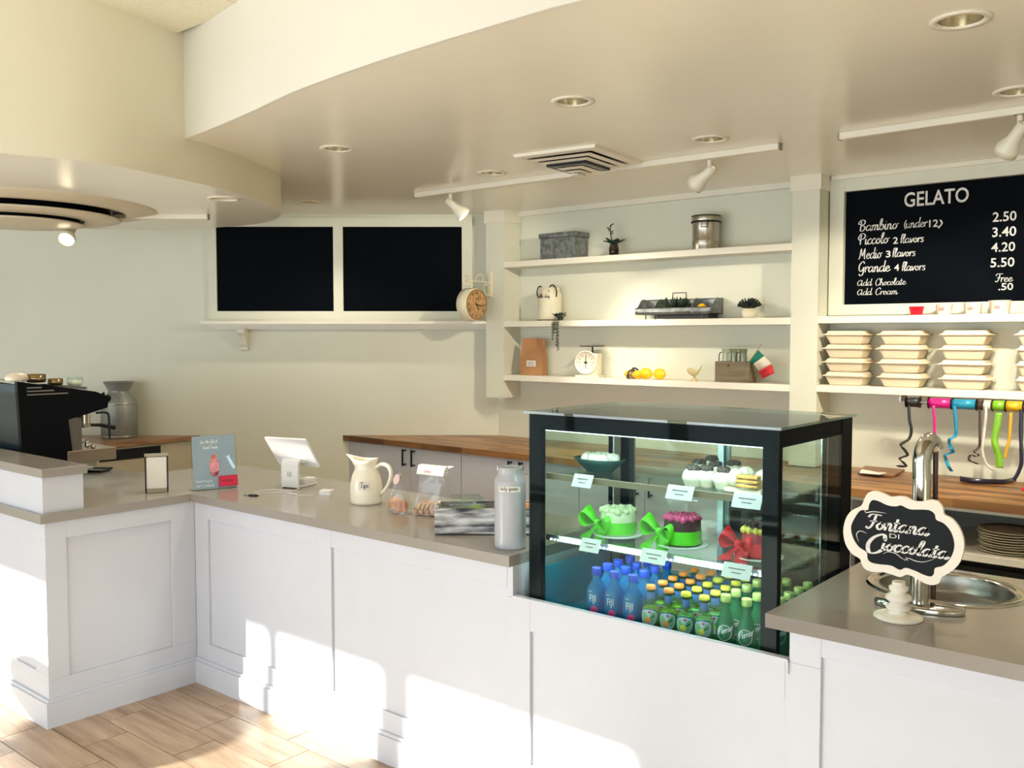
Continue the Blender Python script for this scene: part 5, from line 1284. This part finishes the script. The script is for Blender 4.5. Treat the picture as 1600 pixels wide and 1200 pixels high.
for k in range(4):
    M = Matrix.Translation((-.030 + k * .017, .008 - k * .008, .034)) @ Matrix.Rotation(math.radians(30), 4, 'Z') @ Matrix.Rotation(PI / 2 + .12, 4, 'X')
    b_ = MB().lathe([(.026, -.004), (.030, -.002), (.030, .003), (.026, .005)], seg=24).xf(M).build('biscuit', ors, t)
    MB().lathe([(.023, .0052), (.001, .0075)], seg=24, cap=False).xf(M).build('jam_centre', lmc if k in (1, 2) else orc, b_)
MB().lathe([(.010, .148), (.012, .153), (.010, .158)], seg=14).build('gold_tie', mat('gold_tie', (206, 176, 110), .3, metal=.6), t)
MB().lathe([(.022, -.0005), (.022, .0005)], seg=24).xf(Matrix.Translation((.012, -.038, .148)) @ Matrix.Rotation(math.radians(-20), 4, 'Z') @ Matrix.Rotation(PI / 2 - .3, 4, 'X')).build('round_tag', mat('pink_tag', (226, 196, 196), .6), t)
q = Hq(662, 806)
t = bag((q.x + .012, q.y + .04, HC + .0005), .35, .070, .045, .20, .75, 'clear bag of waffle biscuits closed with a folded white paper header', 8)
tray = MB().add([(-.06, -.035, .002), (.06, -.035, .002), (.06, .035, .002), (-.06, .035, .002), (-.07, -.042, .028), (.07, -.042, .028), (.07, .042, .028), (-.07, .042, .028)], [(0,3,2,1), (0,1,5,4), (1,2,6,5), (2,3,7,6), (3,0,4,7)])
tr_ = tray.build('tray', mat('tray_tan', (188, 150, 120), .6), t)
waf = mat('waffle', (214, 172, 116), .7, var=.12, scale=40)
for k in range(6):
    M = Matrix.Translation((-.048 + k * .019, -.004, .036)) @ Matrix.Rotation(.45, 4, 'Y')
    MB().box(-.006, -.036, -.026, .006, .036, .020).xf(M).build('waffle_biscuit', waf, t, bevel=.003)
for k in range(5):
    MB().box(-.062 + k * .027, -.047, .006, -.050 + k * .027, -.041, .026).build('tray_rib', mat('tray_tan', (0,0,0)), t, bevel=.002)
MB().add([(-.058, -.034, .175), (.066, -.040, .170), (.072, -.030, .205), (-.052, -.024, .212), (-.058, .012, .178), (.066, .012, .172), (.07, .01, .206), (-.052, .01, .212)], [(0,1,2,3),(5,4,7,6),(0,4,5,1),(3,2,6,7),(0,3,7,4),(1,5,6,2)]).build('paper_header', mat('header_white', (236, 234, 228), .6), t)
m = MB(); script(m, 'torta', .008, lambda u, v: (u - .02, -.0385 - .0, v + .183), pen=.25); m.build('header_print', mat('pink_ink2', (216, 150, 140), .6), t)
# pitcher
q = Hq(556, 787)
pz = Vector((q.x + .02, q.y + .045, HC))
t = thing('tips_pitcher', 'cream ceramic pitcher with a white Tips label, beside the tablet', 'pitcher', pz, math.radians(25))
cer = mat('ceramic_cream', (240, 234, 214), .18, var=.015, coat=.3)
prof = [(.066, 0), (.071, .004), (.070, .012), (.073, .05), (.072, .09), (.064, .125), (.052, .150), (.048, .165), (.050, .185), (.058, .205)]
seg = 40; vs = []; fs = []
full = prof + [(r - .005, z) for r, z in prof[::-1] if z > .02]
for j, (r, z) in enumerate(full):
    for k in range(seg):
        a = 2 * PI * k / seg; d = min(a, 2 * PI - a); s_p = math.exp(-(d / .42) ** 2) * max(0, (z - .15) / .055) ** 1.3
        vs.append((-(r + s_p * .040) * math.cos(a), (r * (1 - .1 * s_p)) * math.sin(a), z + s_p * .014 - .008 * max(0, (z - .16) / .045) * (1 - math.cos(2 * a)) / 2))
for j in range(len(full) - 1):
    for k in range(seg): k2 = (k + 1) % seg; fs.append((j * seg + k, (j + 1) * seg + k, (j + 1) * seg + k2, j * seg + k2))
MB().add(vs, fs, True).add(vs[:seg], [tuple(range(seg))]).add(vs[-seg:], [tuple(range(seg))]).build('body', cer, t)
MB().tube(smooth_path([(.046, 0, .160), (.075, 0, .178), (.108, 0, .168), (.120, 0, .135), (.110, 0, .095), (.088, 0, .06), (.068, 0, .045)], 5), [.009] * 31, 12, sx=1.4).build('handle', cer, t)
f_ = lambda u, v: (math.sin(u / .0735 + .28) * .0742, -math.cos(u / .0735 + .28) * .0742, v)
m = MB(); vs = []
for i in range(9): u = -.026 + .052 * i / 8; vs += [f_(u, .068), f_(u, .106)]
m.add(vs, [(2*i, 2*i+2, 2*i+3, 2*i+1) for i in range(8)], True); l_ = m.build('label', mat('label_white', (0,0,0)), t)
m = MB(); script(m, 'Tips', .0125, lambda u, v: (math.sin(u / .0735 + .28) * .0748, -math.cos(u / .0735 + .28) * .0748, v), pen=.22, o=(-.019, .080)); m.build('lettering', dark, l_)
# tablet register
rt = math.radians(16)
t = thing('tablet_register', 'white tablet point of sale stand with a tilted screen and square logo', 'register', (-3.745, 2.80, HC), rt)
wpl = mat('white_plastic', (232, 232, 230), .3, var=.01)
# stand: curved sheet in the YZ plane
sh = smooth_path([(0, .0, .0), (0, .0, .10), (0, .004, .128), (0, .028, .142), (0, .10, .120)], 5)
m = MB(); L = []
for i, p in enumerate(sh):
    tg = sh[min(i + 1, len(sh) - 1)] - sh[max(0, i - 1)]; tg.normalize(); n_ = Vector((0, -tg.z, tg.y))
    L += [(-.050, p.y, p.z), (.050, p.y, p.z), (.050, p.y - n_.y * .014, p.z - n_.z * .014), (-.050, p.y - n_.y * .014, p.z - n_.z * .014)]
N_ = len(sh)
m.add(L, [(4*i+k, 4*i+4+k, 4*i+4+(k+1)%4, 4*i+(k+1)%4) for i in range(N_ - 1) for k in range(4)] + [(0,1,2,3), (4*N_-4, 4*N_-1, 4*N_-2, 4*N_-3)])
m.build('stand', wpl, t, bevel=.002)
MB().box(-.050, 0, 0, .050, .16, .012).build('foot', wpl, t, bevel=.004)
MB().box(.0, .06, .012, .050, .15, .038).build('reader_slot', wpl, t, bevel=.004)
M = Matrix.Translation((-.01, .040, .175)) @ Matrix.Rotation(math.radians(-52), 4, 'X')
MB().box(-.125, -.095, -.006, .125, .095, .006).xf(M).build('tablet_case', wpl, t, bevel=.004)
MB().box(-.112, -.082, .006, .112, .082, .0068).xf(M).build('screen', mat('tablet_screen', (16, 18, 22), .08), t)
sq = MB()
for a, b, c_, d_ in ((-.011, .058, .011, .060), (-.011, .078, .011, .080), (-.011, .058, -.009, .080), (.009, .058, .011, .080), (-.003, .066, .003, .072)): sq.box(a, -.0008 - .0005, b, c_, .0, d_)
sq.build('square_mark', mat('mark_grey', (90, 90, 96), .5), t)
MB().box(-.035, -.012, 0, .045, .01, .004).build('rubber_mat', dark, t)
q = Hq(505, 774)
o = MB().prism([(-.028, -.028), (.028, -.028), (.028, .028), (-.028, .028)], 0, .022).build('card_reader', wpl, bevel=.006); o.location = (q.x, q.y + .02, HC + .0005); o.rotation_euler = (0, 0, .5); tag(o, 'small white square card reader between tablet and pitcher', 'card reader')
q0, q1, q2, q3 = Hq(400, 773), Hq(440, 770), Hq(470, 775), Hq(492, 774)
o = MB().tube(smooth_path([(q.x, q.y, HC + .003) for q in (q0, q1, q2, q3)], 6), .0018, 6).tube(smooth_path([(q.x, q.y, HC + .003) for q in (Hq(398, 771), Hq(425, 766), Hq(455, 768), Hq(468, 764))], 6), .0018, 6).build('white_cable', mat('cable_white', (232, 230, 226), .5)); tag(o, 'thin white charging cables running across worktop to the tablet', 'cable')
q = Hq(394, 775)
t = thing('cable_clip', 'small black and chrome clip at the end of the white cable', 'clip', (q.x, q.y, HC), .3)
MB().box(-.045, -.009, 0, -.005, .009, .006).build('metal_plate', chrome, t, bevel=.002)
MB().lathe([(.016, 0), (.017, .006), (.001, .008)], seg=18).xf(Matrix.Translation((.008, 0, 0)) @ Matrix.Scale(1.6, 4, (1, 0, 0))).build('plastic_grip', black, t)
# acrylic sign
A, B = Vector((-4.022, 2.441, 0)), Vector((-3.956, 2.643, 0))
ang = math.atan2(B.y - A.y, B.x - A.x)
t = thing('acrylic_sign', 'upright clear stand with a grey-blue gift card poster, left of tablet', 'sign', (A.x, A.y, HC), ang)
Lw = (B - A).length; Hs = .268
SL = lambda z: .035 * z / Hs
def slab(x0, x1, z0, z1, y0, y1): return MB().add([(x0, y0 + SL(z0), z0), (x1, y0 + SL(z0), z0), (x1, y1 + SL(z0), z0), (x0, y1 + SL(z0), z0), (x0, y0 + SL(z1), z1), (x1, y0 + SL(z1), z1), (x1, y1 + SL(z1), z1), (x0, y1 + SL(z1), z1)], [(0,3,2,1),(4,5,6,7),(0,1,5,4),(1,2,6,5),(2,3,7,6),(3,0,4,7)])
slab(-.004, Lw + .004, 0, Hs, -.003, .003).build('acrylic_holder', glassmat('acrylic', (.93, .96, .96), 1.3), t)
MB().box(-.004, 0, 0, Lw + .004, .07, .003).build('acrylic_foot', MATS['acrylic'], t)
pst = slab(.004, Lw - .004, .006, Hs - .006, -.0012, .0012).build('poster', mat('poster_blue', (160, 178, 192), .5, var=.03), t)
pp = lambda u, v: (u, -.0038 + SL(v), v)
m = MB(); script(m, 'Give the Gift of', .0078, pp, pen=.24, o=(.040, .228)); script(m, 'Sweet Treats', .0078, pp, pen=.24, o=(.052, .200))
plain(m, 'FANTASIA', .018, pp, o=(.012, .038), sx=1.0); plain(m, 'GIFT CARDS', .018, pp, o=(.012, .016), sx=.9)
m.build('lettering', mat('poster_white', (240, 244, 246), .6), pst)
pp2 = lambda u, v: (u, -.0040 + SL(v), v)
def blob(c, pts, name, mt): mm_ = MB(); P = smooth_path([(a, b, 0) for a, b in pts], 4, True); mm_.add([pp2(q.x, q.y) for q in P], [tuple(range(len(P)))]); mm_.build(name, mt, pst)
blob(0, [(.085, .085), (.098, .065), (.118, .07), (.128, .10), (.126, .14), (.115, .155), (.112, .17), (.098, .168), (.092, .15), (.082, .12)], 'pink_figure', mat('poster_pink', (222, 150, 160), .6, var=.15, scale=60))
blob(0, [(.086, .088), (.098, .065), (.118, .07), (.124, .09), (.105, .082)], 'red_print', mat('poster_red', (206, 62, 92), .6))
blob(0, [(.095, .15), (.114, .150), (.116, .176), (.108, .165), (.100, .174)], 'coral_print', mat('poster_coral', (232, 128, 120), .6))
m = MB(); 
for p_, q_ in (((.072, .138), (.09, .13)), ((.07, .146), (.092, .148))): m.add([pp2(p_[0], p_[1]), pp2(q_[0], q_[1]), pp2(q_[0], q_[1] + .004), pp2(p_[0], p_[1] + .002)], [(0,1,2,3)])
m.build('gold_print', mat('poster_gold', (206, 190, 120), .6), pst)
cd = slab(.122, Lw + .002, .014, .066, -.010, -.008).build('gift_card', mat('crimson_card', (206, 40, 76), .45), t)
m = MB(); plain(m, 'GIFT CARD', .011, lambda u, v: (u, -.0108 + SL(v), v), o=(.136, .037)); m.build('card_print', mat('card_ink', (120, 20, 40), .5), cd)
# napkin dispenser
q = at(241, 771, Z=HC)
t = thing('napkin_dispenser', 'upright black and chrome napkin dispenser filled with white napkins', 'napkin dispenser', (q.x - .01, q.y + .02, HC), math.radians(62))
MB().box(-.052, .0, 0, .052, .07, .006).box(-.052, 0, .006, -.047, .07, .178).box(.047, 0, .006, .052, .07, .178).box(-.047, .064, .006, .047, .07, .178).build('frame', black, t, bevel=.002)
MB().box(-.0465, .004, .007, .0465, .063, .172).build('napkins', mat('napkin_paper', (238, 236, 228), .8, var=.02), t, bevel=.003)
MB().box(-.046, -.004, .0, .046, .004, .022).build('front_lip', chrome, t, bevel=.002)
MB().box(-.054, -.002, .174, .054, .072, .182).build('top_edge', chrome, t, bevel=.002)

# ------------------------------------------------------------------ espresso machine
XM = -4.76
prof = [(1.965, .955), (1.945, 1.442), (2.335, 1.375), (2.375, 1.358), (2.405, 1.345), (2.398, 1.288), (2.33, 1.27), (2.255, 1.252), (2.19, 1.238), (2.22, .955)]
t = thing('espresso_machine', 'black espresso machine seen from its side, cups stacked on its top', 'espresso machine', (-5.1, 2.2, HC))
blkp = mat('machine_black', (4, 7, 13), .35, spec=.15, coat=.0)
wb(MB().prism(prof, XM - .03, XM, lambda u, v, w_: (w_, u, v)), 'side_panel', blkp, t, bevel=.004)
wb(MB().prism(prof, -5.46, -5.43, lambda u, v, w_: (w_, u, v)), 'side_panel', blkp, t, bevel=.004)
inn = [(1.975, .96), (1.955, 1.425), (2.32, 1.36), (2.36, 1.30), (2.20, 1.245), (2.15, .96)]
wb(MB().prism(inn, -5.43, XM - .03, lambda u, v, w_: (w_, u, v)), 'body', mat('machine_teal', (24, 44, 54), .25, spec=.6), t)
wb(MB().box(-5.42, 2.19, 1.0, XM - .01, 2.262, 1.24), 'steel_front', mat('machine_steel', (120, 114, 108), .35, metal=.6), t)
wb(MB().box(-5.42, 2.18, 1.01, XM + .002, 2.44, 1.075), 'drip_tray', mat('tray_steel', (166, 150, 134), .25, metal=.8), t, bevel=.004)
for x_ in (XM - .06, -5.38):
    for y_ in (2.02, 2.17): wb(MB().lathe([(.02, 0), (.016, .01), (.014, .045)], (x_, y_, HC), 14), 'foot', black, t)
for k, (a, b) in enumerate(((1.99, 2.06), (1.99, 2.12), (1.99, 2.19))):
    wb(MB().box(XM, a, 1.405 - k * .017, XM + .004, b, 1.411 - k * .017), 'side_slot', steel, t)
wb(MB().ball((XM - .02, 2.405, 1.335), .022).ball((XM + .002, 2.375, 1.362), .008), 'steam_knob', blkp, t)
for x_ in (XM - .13, XM - .42):
    wb(MB().lathe([(.035, 1.205), (.035, 1.26)], (x_, 2.33, 0), 24).lathe([(.032, 1.18), (.036, 1.185), (.036, 1.203)], (x_, 2.33, 0), 24), 'group_head', chrome, t)
    wb(MB().tube([(x_, 2.36, 1.19), (x_, 2.42, 1.185), (x_, 2.50, 1.165)], [.008, .010, .013], 10), 'portafilter', black, t)
wb(MB().tube(smooth_path([(XM - .01, 2.34, 1.262), (XM - .01, 2.385, 1.262), (XM - .01, 2.405, 1.25), (XM - .01, 2.408, 1.21), (XM - .01, 2.41, 1.12)]), .006, 8), 'steam_wand', black, t)
for sgn, (y_, z_) in ((1, (2.27, 1.12)), (-1, (2.30, 1.095))): wb(MB().ball((XM - .03, y_, z_), .016).ball((XM - .03, y_ + .03, z_ - .01), .013), 'valve_knob', chrome, t)
wb(MB().box(-5.42, 1.98, 1.436, XM - .03, 2.0, 1.446).box(-5.42, 2.3, 1.385, XM - .03, 2.305, 1.40), 'cup_rail', chrome, t)
def ztop(y): return 1.442 - (y - 1.945) * .1718 + .002
bronze = mat('bronze_metal', (150, 128, 84), .2, metal=.9, var=.1)
o = MB().lathe([(.05, 0), (.055, .012), (.045, .028), (.02, .036), (.001, .038)], seg=26).build('domed_cover', mat('pale_lid', (222, 208, 184), .5)); o.location = (-4.86, 1.985, ztop(1.945)); tag(o, 'pale domed cover at the back of the espresso machine top', 'cover')
def cup_(y, x_, r_, h, mt, lab, nm_='espresso_cup'):
    t = thing(nm_, lab, 'cup', (x_, y, ztop(y - r_) ), 0)
    MB().lathe([(r_ * .8, 0), (r_, .004), (r_, h), (r_ * .93, h), (r_ * .9, .006), (.001, .006)], seg=28).build('cup_body', mt, t)
    MB().lathe([(r_ * 1.01, h * .45), (r_ * 1.05, h * .5), (r_ * 1.01, h * .55)], seg=28, cap=False).build('band', chrome, t)
cup_(2.075, -4.85, .045, .042, bronze, 'wider bronze metal cup on the espresso machine top'); cup_(2.165, -4.84, .036, .034, bronze, 'smaller bronze metal cup on the espresso machine top')
t = thing('glass_cup', 'round cream and glass cup at front of the espresso machine top', 'cup', (-4.86, 2.275, ztop(2.235) + .004))
MB().lathe([(.028, 0), (.040, .015), (.042, .035), (.036, .052), (.034, .052), (.04, .033), (.026, .004)], seg=26, cap=False).build('glass', clear, t)
MB().lathe([(.026, .004), (.036, .016), (.037, .03), (.001, .036)], seg=24).build('cream', ccw, t)
o = MB().box(-.06, -.04, 0, .06, .04, .012).box(-.05, .04, .004, .05, .08, .016).build('tamping_tray', black, bevel=.003); q = Hq(150, 737); o.location = (q.x, q.y, HC + .0005); o.rotation_euler = (0, 0, .5); tag(o, 'flat black tray on the stone worktop below the espresso machine', 'tray')
# churn
t = thing('milk_churn', 'grey galvanised milk churn with flared neck on the wooden side counter', 'churn', (-6.50, 3.36, HB))
MB().lathe([(.122, 0), (.126, .004), (.126, .25), (.120, .265), (.078, .325), (.072, .335), (.072, .345), (.105, .405), (.107, .408), (.102, .408), (.070, .345), (.001, .34)], seg=40).build('body', mat('churn_grey', (150, 154, 150), .45, metal=.5, var=.1, scale=9), t)
MB().lathe([(.127, .245), (.129, .25), (.127, .255)], seg=40, cap=False).lathe([(.127, .01), (.129, .015), (.127, .02)], seg=40, cap=False).build('seam_ring', steel, t)

# ------------------------------------------------------------------ café table outside the frame, in the sun's way
t = thing('cafe_table', 'round pedestal cafe table by the front windows', 'table', (-4.86, -.10, 0))
tw = woodmat('table_wood', (110, 78, 50), (160, 120, 84), 0)
MB().lathe([(.44, .735), (.45, .745), (.45, .765), (.44, .775)], seg=48).build('tabletop', tw, t)
MB().lathe([(.04, .03), (.035, .735)], seg=16).build('column', black, t)
MB().lathe([(.26, 0), (.26, .015), (.06, .03)], seg=32).build('base', black, t)
